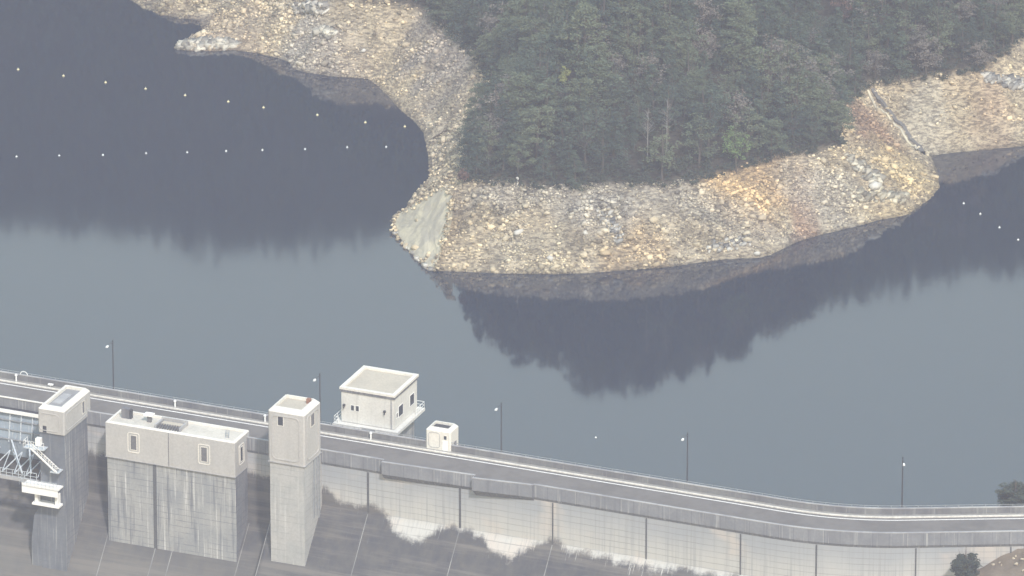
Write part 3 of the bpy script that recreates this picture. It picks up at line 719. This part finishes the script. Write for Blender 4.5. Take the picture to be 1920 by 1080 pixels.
# road and walk are the setting
def road_sheet(name, o0, o1, z, mat, thick=None, u0=-130, u1=125):
    us_ = [u for u in US if u0 <= u <= u1]; rings = []; m_ = MB()
    z0 = z-(thick or .03)
    for u in us_: rings.append([(*path(u, o0), z0), (*path(u, o0), z), (*path(u, o1), z), (*path(u, o1), z0)])
    m_.quadring(rings); o = m_.build(name, mat, None); o.location = O; o.rotation_euler = (0, 0, -A); return tag(o, kind='structure')
road_sheet('road', 1.15, TW-.33, ROAD_Z, M['asphalt'])
road_sheet('pavement', .0, .65, ROAD_Z+.15, M['walk'], .19)
road_sheet('kerb', .66, .96, ROAD_Z+.17, M['kerb'], .21)
road_sheet('gutter', .97, 1.14, ROAD_Z+.0, M['gutter'])
road_sheet('road_edge_line', 1.60, 1.84, ROAD_Z+.006, M['paint'], .005)
# handrail over the upstream parapet
m_ = MB()
for u in np.arange(-96, 100, 2.0):
    p = path(u, -.15); m_.tube((*p, 14.15), (*p, 14.5), .035, n=4)
for u in US[:-1]:
    i = US.index(u); m_.tube((*path(u, -.15), 14.5), (*path(US[i+1], -.15), 14.5), .04, n=4)
m_.build('handrail', M['steel'], dam)
for i, u in enumerate((-53.6, -45.4, -42.6, -31.6, -27, -12, 3, 18, 33, 48, 58.5, 71, 85)):
    m_ = MB(); wd = .14 if u < 10 else .09
    def rg(z, o_): a = path(u-wd, TW-.34+o_); b_ = path(u+wd, TW-.34+o_); c = path(u+wd, TW-.17+o_); d_ = path(u-wd, TW-.17+o_); return [(*a, z), (*b_, z), (*c, z), (*d_, z)]
    zb = min(ZB, np.interp(u, es_, ez_)+.6) if u < 50 else 0
    m_.quadring([rg(11.5, 0), rg(ZB-.1, 0)]); u in (-53.6, -45.4, -42.6, -31.6) or m_.build('joint_drain', M['seam'], dam)
    if u < 50:
        m_ = MB(); wd = .06
        zq = ZBL if u < -27.4 else ZB; m_.quadring([rg(zq-.3, .2*SL), rg(-45, (zq+45)*SL)]); m_.build('joint_seam', M['seam_pale'], dam)
# piers
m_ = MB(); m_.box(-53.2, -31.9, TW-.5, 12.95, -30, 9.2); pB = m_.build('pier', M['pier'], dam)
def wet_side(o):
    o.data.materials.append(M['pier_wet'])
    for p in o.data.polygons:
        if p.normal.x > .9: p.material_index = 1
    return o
m_ = MB(); m_.box(-45.6, -45.05, 12.9, 13.0, -8, 9.15); m_.build('pier_groove', M['seam'], dam)
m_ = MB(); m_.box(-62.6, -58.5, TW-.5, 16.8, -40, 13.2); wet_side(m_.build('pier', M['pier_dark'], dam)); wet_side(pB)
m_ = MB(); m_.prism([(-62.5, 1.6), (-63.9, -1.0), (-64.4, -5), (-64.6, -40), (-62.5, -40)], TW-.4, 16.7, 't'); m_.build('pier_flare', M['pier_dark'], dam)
m_ = MB(); m_.box(-25.2, -19.6, TW-.5, 15.1, -25, 13.8); m_.build('pier', M['tower_shaft'], dam)
m_ = MB()
for t_ in (10.4, 11.4): m_.box(-19.65, -19.5, t_, t_+.4, 4, 13.6)
m_.box(-19.65, -19.45, 9.6, 10.0, -2, 13.6); m_.build('cable_duct', M['steel'], dam)

# ------------------------------------------------------------------ gatehouses
def shell(m_, s0, s1, t0, t1, z0, z1, ch=.35, rim=.5, dep=.6, vch=.12):
    """chamfered block with a sunken roof: t1 is the camera side"""
    def ring(i, z, c): 
        a0, a1, b0, b1 = s0+i, s1-i, t0+i, t1-i
        return [(a0+c, b1, z), (a1-c, b1, z), (a1, b1-c, z), (a1, b0+c, z), (a1-c, b0, z), (a0+c, b0, z), (a0, b0+c, z), (a0, b1-c, z)]
    m_.quadring([ring(0, z0, vch), ring(0, z1-ch, vch)], True, False)
    return ring
def building(e, s0, s1, t0, t1, z0, z1, ch, rim, dep, vch, wall, trim, roof):
    m_ = MB(); ring = shell(m_, s0, s1, t0, t1, z0, z1, ch, rim, dep, vch); m_.build('wall', wall, e)
    m_ = MB(); m_.quadring([ring(0, z1-ch, vch), ring(ch*.9, z1, vch), ring(rim, z1, .05), ring(rim, z1-dep, .05)], False, False); m_.build('roof_edge', trim, e)
    m_ = MB(); m_.quadring([ring(rim-.02, z1-dep-.1, .05), ring(rim-.02, z1-dep, .05)]); return m_.build('roof', roof, e)
def rrect(w_, h_, r_, n=4):
    P = []
    for cx, cy, a0 in ((w_/2-r_, h_/2-r_, 0), (-w_/2+r_, h_/2-r_, 90), (-w_/2+r_, -h_/2+r_, 180), (w_/2-r_, -h_/2+r_, 270)):
        for i in range(n+1): a = R(a0+90*i/n); P.append((cx+math.cos(a)*r_, cy+math.sin(a)*r_))
    return P
def frame_on(e, face, c, zc, w_, h_, mat, wid=.12, r_=.2, proud=.07, name='panel_frame', pos=0.0):
    """outline ring on a wall; face 't' (camera side, c is s) or 's' (right side, c is t)"""
    m_ = MB(); a = rrect(w_, h_, r_); b_ = rrect(w_-2*wid, h_-2*wid, max(r_-wid, .03)); n = len(a)
    f = (lambda p, d: (c+p[0], pos+d, zc+p[1])) if face == 't' else (lambda p, d: (pos+d, c+p[0], zc+p[1]))
    m_.v = [f(p, -.03) for p in a]+[f(p, proud) for p in a]+[f(p, proud) for p in b_]+[f(p, -.03) for p in b_]
    for j in range(n):
        k = (j+1) % n
        for l in range(3): m_.f.append((l*n+j, l*n+k, (l+1)*n+k, (l+1)*n+j))
    return m_.build(name, mat, e)
def window(e, face, c, zc, w_, h_, pos, mat_f='trim', mat_p='glass', fw_=.09, big=None, bars=0, name='window'):
    if big: frame_on(e, face, c, zc, big[0], big[1], M['trim'], .14, .35, .08, 'window_surround', pos)
    f = frame_on(e, face, c, zc, w_+2*fw_, h_+2*fw_, M[mat_f], fw_, .03, .06, name, pos)
    m_ = MB()
    if face == 't': m_.box(c-w_/2, c+w_/2, pos-.05, pos+.02, zc-h_/2, zc+h_/2)
    else: m_.box(pos-.05, pos+.02, c-w_/2, c+w_/2, zc-h_/2, zc+h_/2)
    m_.build('pane', M[mat_p], f)
    if bars:
        m_ = MB()
        for i in range(bars):
            z = zc-h_/2+h_*(i+.5)/bars
            if face == 't': m_.box(c-w_/2, c+w_/2, pos+.02, pos+.05, z-.03, z+.03)
            else: m_.box(pos+.02, pos+.05, c-w_/2, c+w_/2, z-.03, z+.03)
        m_.build('louvers', M['louver'], f)
    return f
# B: long gatehouse
e = dam_empty('gatehouse', -42.6, 10, 9.2, 'long pale gatehouse with two framed windows and a gravel roof on the wide pier', 'gatehouse')
building(e, -53.3, -31.8, 7.9, 13.25, 9.2, 14.9, .16, .5, .28, .06, M['wall_pale'], M['trim'], M['gravel_roof'])
window(e, 't', -48.6, 12.15, .95, 2.3, 13.25, 'trim', 'louver', big=(2.0, 3.3), bars=10)
window(e, 't', -36.9, 12.15, .95, 2.3, 13.25, 'trim', 'louver', big=(2.0, 3.3), bars=10)
window(e, 's', 10.9, 12.15, .8, 2.3, -31.8, 'trim', 'glass', big=(1.9, 3.3))
m_ = MB(); m_.box(-42.85, -42.75, 13.2, 13.28, 9.25, 14.7); m_.build('joint_strip', M['louver'], e)
m_ = MB(); m_.box(-53.36, -31.74, 9.0, 13.31, 9.12, 9.2); m_.build('base_ledge', M['coping'], e)
m_ = MB()
for s_ in np.arange(-52.3, -32.4, .55): m_.box(s_, s_+.28, 12.72, 12.83, 14.6, 14.74)
m_.build('roof_tie_blocks', M['fascia'], e)
rf = dam_empty('roof_vent', -47.2, 10.4, 14.45, 'white square vent hood on legs on the left part of the long gatehouse roof', 'roof vent')
m_ = MB(); m_.box(-48.0, -46.6, 9.8, 10.9, 15.75, 16.0); m_.build('hood', M['white'], rf); m_ = MB(); m_.box(-47.6, -47.0, 10.0, 10.5, 14.45, 15.75); m_.build('leg', M['louver'], rf)
rf = dam_empty('control_cabinet', -51.2, 10.2, 14.45, 'dark grey cabinet at the left end of the long gatehouse roof', 'cabinet')
m_ = MB(); m_.box(-51.9, -50.6, 9.6, 10.5, 14.45, 16.2); m_.build('housing', M['fascia'], rf, .04); m_ = MB(); m_.box(-50.55, -50.3, 9.7, 10.4, 14.5, 16.0); m_.build('side_vent', M['dark_steel'], rf)
rf = dam_empty('skylight', -43.4, 10.8, 14.45, 'ribbed metal hatch frame in the middle of the long gatehouse roof', 'roof hatch')
m_ = MB()
m_.box(-45.6, -45.35, 9.5, 12.1, 14.45, 15.2); m_.box(-41.6, -41.35, 9.5, 12.1, 14.45, 15.2); m_.box(-45.6, -41.3, 9.3, 9.5, 14.45, 15.4); m_.build('upstand', M['coping'], rf)
m_ = MB()
for i in range(9): m_.box(-45.2+i*.42, -45.08+i*.42, 11.0, 12.2, 14.6, 15.1)
m_.build('ribs', M['louver'], rf)
m_ = MB(); m_.box(-45.1, -41.7, 9.8, 10.8, 14.45, 15.0); m_.build('cover', M['tan_roof'], rf)
rf = dam_empty('roof_ladder', -33.8, 10.6, 14.45, 'small sloping metal steps at the right end of the long gatehouse roof', 'ladder')
m_ = MB(); m_.tube((-34.6, 10.2, 15.3), (-34.1, 11.6, 14.5), .06); m_.tube((-34.1, 10.2, 15.3), (-33.6, 11.6, 14.5), .06)
for k_ in range(5): m_.tube((-34.6+.1*k_, 10.2+.28*k_, 15.3-.16*k_), (-34.1+.1*k_, 10.2+.28*k_, 15.3-.16*k_), .04)
m_.build('steps', M['steel'], rf)
# C: tall tower head
e = dam_empty('gate_tower', -22.4, 12, 13.8, 'tall square concrete tower with chamfered cream top, right of the long gatehouse', 'tower')
building(e, -25.4, -19.4, 9.2, 15.3, 13.8, 22.6, .65, .85, .45, .25, M['wall_pale'], M['trim'], M['tan_roof'])
frame_on(e, 't', -22.5, 17.9, 4.6, 7.2, M['wall_pale'], .16, .8, .1, 'panel_frame', 15.3)
frame_on(e, 's', 12.3, 17.9, 4.4, 7.2, M['wall_pale'], .16, .8, .1, 'panel_frame', -19.4)
window(e, 't', -23.3, 20.6, .85, 1.4, 15.3, 'trim', 'glass')
window(e, 's', 12.3, 20.3, 1.3, 1.9, -19.4, 'trim', 'louver')
m_ = MB(); m_.box(-25.47, -19.33, 9.1, 15.37, 13.72, 13.8); m_.build('base_ledge', M['coping'], e)
m_ = MB(); m_.box(-21.0, -20.4, 10.4, 11.0, 21.8, 22.9); m_.build('vent_stack', M['rust'], e)
# A: left gatehouse
e = dam_empty('gatehouse', -60.8, 12, 13.2, 'narrow cream gatehouse with rounded top reaching back to the road at the left', 'gatehouse')
building(e, -62.7, -58.3, 7.7, 17.1, 13.2, 17.5, .5, .85, .45, .2, M['wall_pale'], M['trim'], M['grey_roof'])
frame_on(e, 't', -60.8, 15.0, 3.4, 2.9, M['wall_pale'], .12, .7, .08, 'panel_frame', 17.1)
frame_on(e, 's', 12.9, 15.1, 7.3, 2.9, M['wall_pale'], .12, .5, .08, 'panel_frame', -58.3)
window(e, 's', 10.4, 15.3, .8, 1.9, -58.3, 'trim', 'louver')
m_ = MB(); m_.box(-61.9, -61.3, 17.08, 17.14, 13.25, 14.3); m_.build('door', M['glass'], e)
m_ = MB(); m_.box(-61.5, -60.1, 10.5, 14.6, 17.05, 17.16); m_.build('roof_panel', M['coping'], e)
# E: kiosk
e = dam_empty('kiosk', -4.1, -1.2, 13.15, 'small cream kiosk with sunken roof on the upstream edge of the road', 'kiosk')
building(e, -6.15, -2.1, -3.0, .25, 13.15, 16.6, .45, .6, .4, .2, M['trim'], M['trim'], M['dark_steel'])
frame_on(e, 't', -4.75, 14.7, 1.9, 2.5, M['wall_pale'], .08, .5, .06, 'panel_frame', .25)
window(e, 't', -2.95, 15.3, .45, .6, .25, 'trim', 'glass')
m_ = MB(); m_.box(-3.4, -2.55, .24, .3, 13.2, 14.85); m_.build('door', M['white'], e); m_ = MB(); m_.box(-2.09, -2.02, -1.9, -1.0, 13.2, 14.2); m_.build('side_panel', M['fascia'], e)
m_ = MB(); m_.box(-6.4, -1.9, -3.2, -.35, 3, 13.1); m_.build('footing', M['parapet_in'], e)
# D: intake house
e = dam_empty('intake_house', -17.4, -8.5, 13.2, 'white flat-roofed intake house with a stained fascia standing over the water beside the road', 'intake house')
m_ = MB(); m_.box(-21.9, -13.2, -12.9, -4.1, 13.3, 18.2); m_.build('wall', M['white_wall'], e)
m_ = MB(); m_.box(-22.05, -13.05, -13.05, -3.95, 18.2, 18.6); m_.build('fascia', M['fascia'], e)
m_ = MB(); r4 = lambda i, z: [(-22.12+i, -3.88-i, z), (-12.98-i, -3.88-i, z), (-12.98-i, -13.12+i, z), (-22.12+i, -13.12+i, z)]
m_.quadring([r4(0, 18.6), r4(0, 18.95), r4(.62, 18.95), r4(.62, 18.6)], False, False); m_.build('roof_edge', M['trim'], e)
m_ = MB(); m_.quadring([r4(.6, 18.5), r4(.6, 18.64)]); m_.build('roof', M['tan_roof'], e)
for c in (-20.05, -19.25): window(e, 't', c, 15.75, .5, .85, -4.1, 'white', 'glass', .05)
window(e, 's', -6.6, 15.5, 1.7, 1.7, -13.2, 'white', 'glass', .06); window(e, 's', -10.9, 15.6, 1.6, 1.7, -13.2, 'white', 'glass', .06)
window(e, 's', -5.2, 15.2, .6, .8, -13.2, 'white', 'louver', .05)
for c in (-21.4, -14.7):
    m_ = MB(); m_.box(c-.16, c+.16, -4.12, -3.8, 15.9, 16.2); m_.tube((c, -3.95, 15.9), (c, -3.75, 15.55), .1); m_.build('wall_lamp', M['dark_steel'], e)
m_ = MB(); m_.box(-13.75, -13.55, -4.08, -4.0, 13.3, 18.15); m_.build('downpipe', M['coping'], e)
m_ = MB(); m_.box(-22.9, -12.3, -13.9, -3.3, 12.75, 13.2); m_.box(-22.9, -18.4, -3.3, -2.9, 12.8, 13.2); m_.build('platform', M['white_wall'], e)
m_ = MB(); m_.box(-21.5, -13.5, -12.5, -4.5, -14, 12.75); m_.build('intake_shaft', M['pier'], e)
m_ = MB(); m_.box(-18.0, -16.0, -3.3, -.3, 12.5, 13.1); m_.build('walkway', M['parapet_in'], e)
def railing(pts, z, hgt, mat, e, name='railing', step=1.2, rr=.03, mid=True):
    m_ = MB()
    for (a, b_) in zip(pts[:-1], pts[1:]):
        a = Vector((*a, z)) if len(a) == 2 else Vector(a); b_ = Vector((*b_, z)) if len(b_) == 2 else Vector(b_); L = (b_-a).length; n = max(1, int(L/step)); H = Vector((0, 0, hgt))
        for i in range(n+1): p = a.lerp(b_, i/n); m_.tube(tuple(p), tuple(p+H), rr, n=4)
        m_.tube(tuple(a+H), tuple(b_+H), rr, n=4)
        if mid: m_.tube(tuple(a+H*.5), tuple(b_+H*.5), rr*.8, n=4)
    return m_.build(name, mat, e)
railing([(-22.1, -3.4), (-22.8, -3.4), (-22.8, -13.8), (-12.4, -13.8), (-12.4, -10.8)], 13.2, 1.05, M['white'], e, rr=.04)

# ------------------------------------------------------------------ spillway gate, stairs and platform at the left
e = dam_empty('spillway_gate', -71, 10, 8, 'blue-grey steel radial gate with lattice arms in the bay at the left edge', 'gate')
m_ = MB(); m_.prism([(9.4, 12.2), (9.55, 12.2), (10.3, 7.6), (10.0, 5.2), (9.8, 5.2), (10.1, 7.6)], -79.5, -63.2, 's'); m_.build('gate_leaf', M['gate_blue'], e)
m_ = MB()
for s_ in np.arange(-78.6, -63.4, 1.9): m_.prism([(9.55, 12.2), (9.85, 12.2), (10.6, 7.6), (10.3, 7.6)], s_, s_+.16, 's')
m_.build('stiffeners', M['pale_steel'], e)
m_ = MB()
for z_, t_ in ((10.9, 9.9), (9.4, 10.1), (8.0, 10.4)): m_.box(-79.5, -63.3, t_, t_+.2, z_, z_+.14)
m_.build('horizontal_beams', M['steel'], e)
for k_, (a, b_) in enumerate((((-75.5, 10.5, 8.0), (-78.8, 16.6, 4.2)), ((-72.5, 10.5, 8.2), (-77.8, 16.6, 4.3)), ((-70.5, 10.5, 8.0), (-66.0, 16.2, 5.4)), ((-67.5, 10.5, 8.3), (-64.6, 16.0, 5.6)), ((-78.5, 10.5, 8.2), (-79.0, 16.5, 4.2)))):
    m_ = MB(); m_.tube(a, b_, .16, n=4); a2 = (a[0], a[1]-.2, a[2]-1.8); m_.tube(a2, b_, .14, n=4)
    for j in range(1, 5):
        f = j/5; p = tuple(a[i]+(b_[i]-a[i])*f for i in range(3)); q = tuple(a2[i]+(b_[i]-a2[i])*(f-.1) for i in range(3)); m_.tube(p, q, .07, n=4)
    m_.build('gate_arm', M['pale_steel'], e)
m_ = MB(); m_.box(-79.6, -63.1, 16.3, 16.8, 4.3, 4.85); m_.build('trunnion_beam', M['coping'], e)
railing([(-79.5, 16.8), (-63.3, 16.8)], 4.85, 1.2, M['pale_steel'], e, step=1.0, rr=.05)
m_ = MB()
for k_ in range(8): s_ = -79.3+k_*2; m_.tube((s_, 16.4, 5.2), (s_+1.6, 12.5, 7.2), .09, n=4); m_.tube((s_+1.6, 12.5, 7.2), (s_+2, 16.4, 5.2), .07, n=4)
m_.build('lattice', M['pale_steel'], e)
e = dam_empty('footbridge', -71, 9.5, 12.4, 'white-edged service bridge beam above the radial gate at the left edge', 'footbridge')
m_ = MB(); m_.box(-96, -63.2, 8.95, 10.1, 12.25, 12.6); m_.build('deck', M['dark_steel'], e)
m_ = MB(); m_.box(-96, -63.2, 10.1, 10.25, 12.2, 12.75); m_.build('edge_beam', M['white'], e)
m_ = MB(); m_.box(-96, -63.2, 8.9, 9.05, 14.12, 14.3); m_.build('top_rail', M['white'], e)
e = dam_empty('steel_stair', -61.5, 17.5, 8, 'pale steel stair with a landing climbing the front of the left pier', 'stair')
m_ = MB(); m_.box(-64.6, -61.2, 16.9, 18.4, 10.7, 10.85); m_.build('landing', M['pale_steel'], e)
railing([(-64.6, 16.9), (-64.6, 18.4), (-61.2, 18.4)], 10.85, 1.1, M['white'], e, step=.7, rr=.035)
m_ = MB(); m_.prism([(-63.6, 10.85), (-63.2, 10.85), (-59.0, 7.6), (-59.4, 7.6)], 18.35, 18.5, 't'); m_.prism([(-63.6, 10.85), (-63.2, 10.85), (-59.0, 7.6), (-59.4, 7.6)], 17.3, 17.45, 't'); m_.build('stringers', M['white'], e)
m_ = MB()
for k_ in range(12): s_ = -63.3+k_*.36; z_ = 10.7-k_*.27; m_.box(s_, s_+.3, 17.45, 18.35, z_, z_+.06)
m_.build('treads', M['steel'], e)
railing([(-63.4, 18.42, 10.85), (-59.2, 18.42, 7.6)], 0, 1.0, M['white'], e, 'stair_rail', .7, .035)
m_ = MB(); m_.box(-60.2, -58.75, 16.85, 18.5, 7.4, 7.55); m_.build('lower_landing', M['pale_steel'], e)
m_ = MB()
m_.box(-63.0, -62.2, 16.82, 17.6, 11.0, 12.2); m_.build('junction_box', M['white'], e)
e = dam_empty('service_platform', -61.5, 18, 4, 'white boxy service platform on short posts low on the left pier', 'platform')
m_ = MB(); m_.box(-64.8, -58.8, 16.85, 18.9, 4.6, 4.8); m_.box(-64.8, -58.8, 18.75, 18.9, 3.6, 5.2); m_.build('deck', M['white'], e)
railing([(-65.2, 16.9), (-65.2, 18.9), (-58.9, 18.9)], 4.8, 1.1, M['pale_steel'], e, step=.6, rr=.03)
m_ = MB()
for s_ in (-63.0, -59.6): m_.box(s_, s_+.45, 17.2, 18.2, 1.9, 3.7)
m_.box(-63.4, -58.9, 16.9, 18.4, 1.6, 1.9); m_.build('posts', M['white'], e)

# ------------------------------------------------------------------ lamps, stubs
lampsST = [(-58.3, 'street lamp behind the narrow left gatehouse'), (-23.8, 'street lamp standing just behind the tall tower'), (5.9, 'street lamp right of the small kiosk'),
           (35.9, 'street lamp midway along the open right stretch of road'), (69.6, 'street lamp beyond the bend in the road')]
def make_lamp():
    e = empty('street_lamp', (0, 0, 0)); m_ = MB(); m_.tube((0, 0, 0), (0, 0, 8.7), .12, .08, 8); m_.tube((0, 0, 0), (0, 0, .5), .2, .17, 8); m_.build('pole', M['dark_steel'], e)
    m_ = MB(); m_.tube((0, 0, 8.2), (0, 1.0, 8.35), .05, .045, 6); m_.tube((0, 1.0, 8.35), (0, 1.7, 8.3), .045, n=6); m_.build('arm', M['dark_steel'], e)
    m_ = MB(); m_.quadring([[(-.1, 1.6, 8.22), (.1, 1.6, 8.22), (.1, 1.6, 8.36), (-.1, 1.6, 8.36)], [(-.17, 1.9, 8.16), (.17, 1.9, 8.16), (.14, 1.9, 8.38), (-.14, 1.9, 8.38)], [(-.15, 2.25, 8.18), (.15, 2.25, 8.18), (.12, 2.25, 8.35), (-.12, 2.25, 8.35)]])
    m_.build('lamp_head', M['lamp_white'], e); return e
l0 = make_lamp()
for i, (u, lb) in enumerate(lampsST):
    o = l0 if i == 0 else copy_tree(l0); p = path(u, -.42); o.location = W(p[0], p[1], 13.6); o.rotation_euler = (0, 0, -A+(R(25) if u > 61 else 0)); tag(o, 'dark slender '+lb, 'street lamp', 'lamps along the upstream parapet')
m_ = MB(); m_.box(-1, 1, -1, 1, 0, 1)
stubs = [(-74.4, 'at the far left of the road'), (-47.6, 'behind the roof of the long gatehouse'), (-32.6, 'just left of the tall tower'), (-15.1, 'in front of the white intake house')]
def make_stub():
    e = empty('bollard_light', (0, 0, 0)); m_ = MB(); m_.tube((0, 0, 0), (0, 0, 1.0), .12, n=8); m_.build('post', M['white'], e)
    m_ = MB(); m_.tube((0, 0, 1.0), (0, 0, 1.12), .24, .17, 10); m_.tube((0, 0, 1.12), (0, 0, 1.22), .17, .08, 10); m_.build('cap', M['white'], e); return e
s0_ = make_stub()
for i, (u, lb) in enumerate(stubs):
    o = s0_ if i == 0 else copy_tree(s0_); o.location = W(u, .4, 13.15); tag(o, 'short white light post on the pavement '+lb, 'bollard light', 'white light posts on the pavement')
e = dam_empty('life_ring_stand', -73.3, -.1, 14.1, 'white hoop stand on the parapet at the far left', 'stand')
m_ = MB(); pr_ = None
for i in range(11):
    a = math.pi*i/10; p = (-73.3+math.cos(a)*.6, -.1, 14.2+math.sin(a)*.55)
    if pr_: m_.tube(pr_, p, .06, n=5)
    pr_ = p
m_.build('hoop', M['white'], e)
o = dam_empty('sign_plate', -68.6, .3, 13.15, 'small white plate on the pavement left of the narrow gatehouse', 'plate')
m_ = MB(); m_.box(-69.0, -68.2, .1, .5, 13.4, 13.6); m_.tube((-68.6, .3, 13.1), (-68.6, .3, 13.4), .05); m_.build('plate', M['white'], o)

# ------------------------------------------------------------------ buoys
M['buoy_yellow'] = plain('buoy_yellow', (.80, .70, .40), .5, var=.05)
def make_buoy(bm_=None):
    e = empty('buoy', (0, 0, 0)); m_ = MB(); prs = [(.0, -.12), (.26, -.1), (.36, .05), (.33, .2), (.18, .3), (.09, .34)]
    rings = [[(math.cos(2*math.pi*i/10)*max(r_, .02), math.sin(2*math.pi*i/10)*max(r_, .02), z_) for i in range(10)] for r_, z_ in prs]
    m_.quadring(rings); m_.build('float', bm_ or M['white'], e); m_ = MB(); m_.tube((0, 0, .3), (0, 0, .62), .07, .05, 6); m_.build('top_post', M['white'], e); return e
ordw = ['first', 'second', 'third', 'fourth', 'fifth', 'sixth', 'seventh', 'eighth', 'ninth', 'last']
rowU = [(34, 131), (119, 143), (198, 155), (273, 167), (347, 179), (428, 191), (494, 202), (595, 216), (685, 230), (759, 238)]
rowL = [(31, 294), (111, 292), (193, 291), (274, 288), (351, 286), (424, 284), (492, 282), (572, 280), (651, 277), (724, 276)]
rowR = [(1807, 382), (1838, 402), (1874, 427), (1909, 450)]
b0 = make_buoy(M['buoy_yellow']); b1 = make_buoy(); fresh = {'upper': b0, 'lower': b1}
for row, txt, sz in ((rowU, 'upper', .6), (rowL, 'lower', .5), (rowR, 'right', .5), ([(1117, 821)], 'lone', .45)):
    for i, (px, py) in enumerate(row):
        src = b0 if txt == 'upper' else b1; o = fresh.pop(txt) if txt in fresh else copy_tree(src); o.location = at(px, py, 0)+np.array([0, 0, random.uniform(-.03, .05)]); o.scale = (sz,)*3; o.rotation_euler = (random.uniform(-.15, .15), random.uniform(-.15, .15), random.uniform(0, 6))
        if txt == 'lone': lb = 'lone tiny white float on the open water just beyond the road'
        elif txt == 'right': lb = f'{ordw[i] if i < 3 else "last"} white float from the left in the short row off the right bank'
        else: lb = f'{ordw[i]} {"pale yellow" if txt == "upper" else "white"} float from the left in the {txt} row on the left water'
        tag(o, lb, 'buoy', 'white floats of the boom lines')

# ------------------------------------------------------------------ right abutment
def mound(name, fn, s0, s1, t0, t1, n, mat, kind='structure'):
    ss = np.linspace(s0, s1, n); tt = np.linspace(t0, t1, n); V = []
    for a in ss:
        for b_ in tt: p = W(*path(a, b_)); V.append((p[0], p[1], fn(a, b_)))
    ii = np.arange(n*n).reshape(n, n); o = fast_mesh(name, np.array(V), np.stack([ii[:-1, :-1], ii[:-1, 1:], ii[1:, 1:], ii[1:, :-1]], -1).reshape(-1, 4), mat, smooth=False); tag(o, kind=kind); return o
nz = lambda a, b_: float(fbm(np.array([a*.5]), np.array([b_*.5]), 88, 4)[0])
bank = lambda a, b_: 4.6+(a-72)*.44-(b_-9)*.30+nz(a, b_)*1.0
mound('bank', bank, 64, 118, TW-.35, 60, 70, M['earth'])
bank2 = lambda a, b_: min(12.5, (a-77)*.9+ nz(a, b_)*.8+ b_*.3+1)
mound('shore_bank', bank2, 74, 118, -22, -.5, 50, M['earth'])
def uspos(px, py, t_off, z):                                # arc position along the crest seen at that pixel
    best = min(np.arange(50, 110, .25), key=lambda u: abs(proj(W(*path(u, t_off), z))[0]-px)); return W(*path(best, t_off), z), best
r_ = np.random.default_rng(5)
for i in range(14):
    a = r_.uniform(80, 88); b_ = r_.uniform(9.5, 14); p = W(*path(a, b_), bank(a, b_)); boulder(p, r_.uniform(.2, .4), 700+i, None, np.array([.5, .44, .34]), 'stones on the earth bank'); 
    C.objects[-1]['label'] = 'pale stone lying on the brown earth bank at the lower right'; C.objects[-1]['group'] = 'stones on the earth bank'
p, u_ = uspos(1810, 1060, 13, 3); p[2] = bank(u_, 13)+1.2
e = make_proto('round', M['undergrowth'], 7.0, 811, 'bush', 'dark green bush growing against the dam wall at the lower right', 'bush', None); e.location = p; e.scale = (1.15, 1.15, .95)
def bushy(e, seed, rad, hh, mat):
    r2 = np.random.default_rng(seed); old = [c for c in e.children if c.name.startswith('crown')][0]; bpy.data.objects.remove(old)
    d = r2.normal(size=(70, 3)); d /= np.linalg.norm(d, axis=1)[:, None]; k_ = r2.uniform(.3, 1, 70)[:, None]**.5
    V, Fc = leaf_clumps(np.array([0, 0, hh*.58])+d*k_*np.array([rad, rad, hh*.42]), r2.uniform(.45, .8, 70), 80, .17, r2); fast_mesh('crown', V, Fc, mat, e)
bushy(e, 31, 1.6, 5.4, M['undergrowth'])
p, u_ = uspos(1905, 940, -7, 6)
e = make_proto('round', M['leaf_dark'], 7.5, 802, 'shrub_tree', 'dark shrubby tree beyond the parapet at the right edge', 'tree', None); e.location = (p[0], p[1], 9.2); e.scale = (1.5, 1.5, .9)

bushy(e, 33, 2.0, 6.5, M['undergrowth'])

# ------------------------------------------------------------------ haze
m = bpy.data.materials.new('haze_air'); m.use_nodes = True; nt = m.node_tree; nt.nodes.clear()
out = nt.nodes.new('ShaderNodeOutputMaterial'); pv = nt.nodes.new('ShaderNodeVolumePrincipled'); pv.inputs['Color'].default_value = (.75, .775, 1, 1); pv.inputs['Density'].default_value = HAZE_DENS; pv.inputs['Anisotropy'].default_value = .0
nt.links.new(pv.outputs[0], out.inputs['Volume'])
x0, x1, y0, y1, z0, z1 = -901, 901, -1501, 1501, -53, 535
hz_o = link_mesh('haze', [(x, y, z) for x in (x0, x1) for y in (y0, y1) for z in (z0, z1)], [(0, 1, 3, 2), (4, 6, 7, 5), (0, 4, 5, 1), (2, 3, 7, 6), (0, 2, 6, 4), (1, 5, 7, 3)], m); tag(hz_o, 'pale haze filling the air', 'haze', kind='stuff')
sc.cycles.volume_bounces = 1
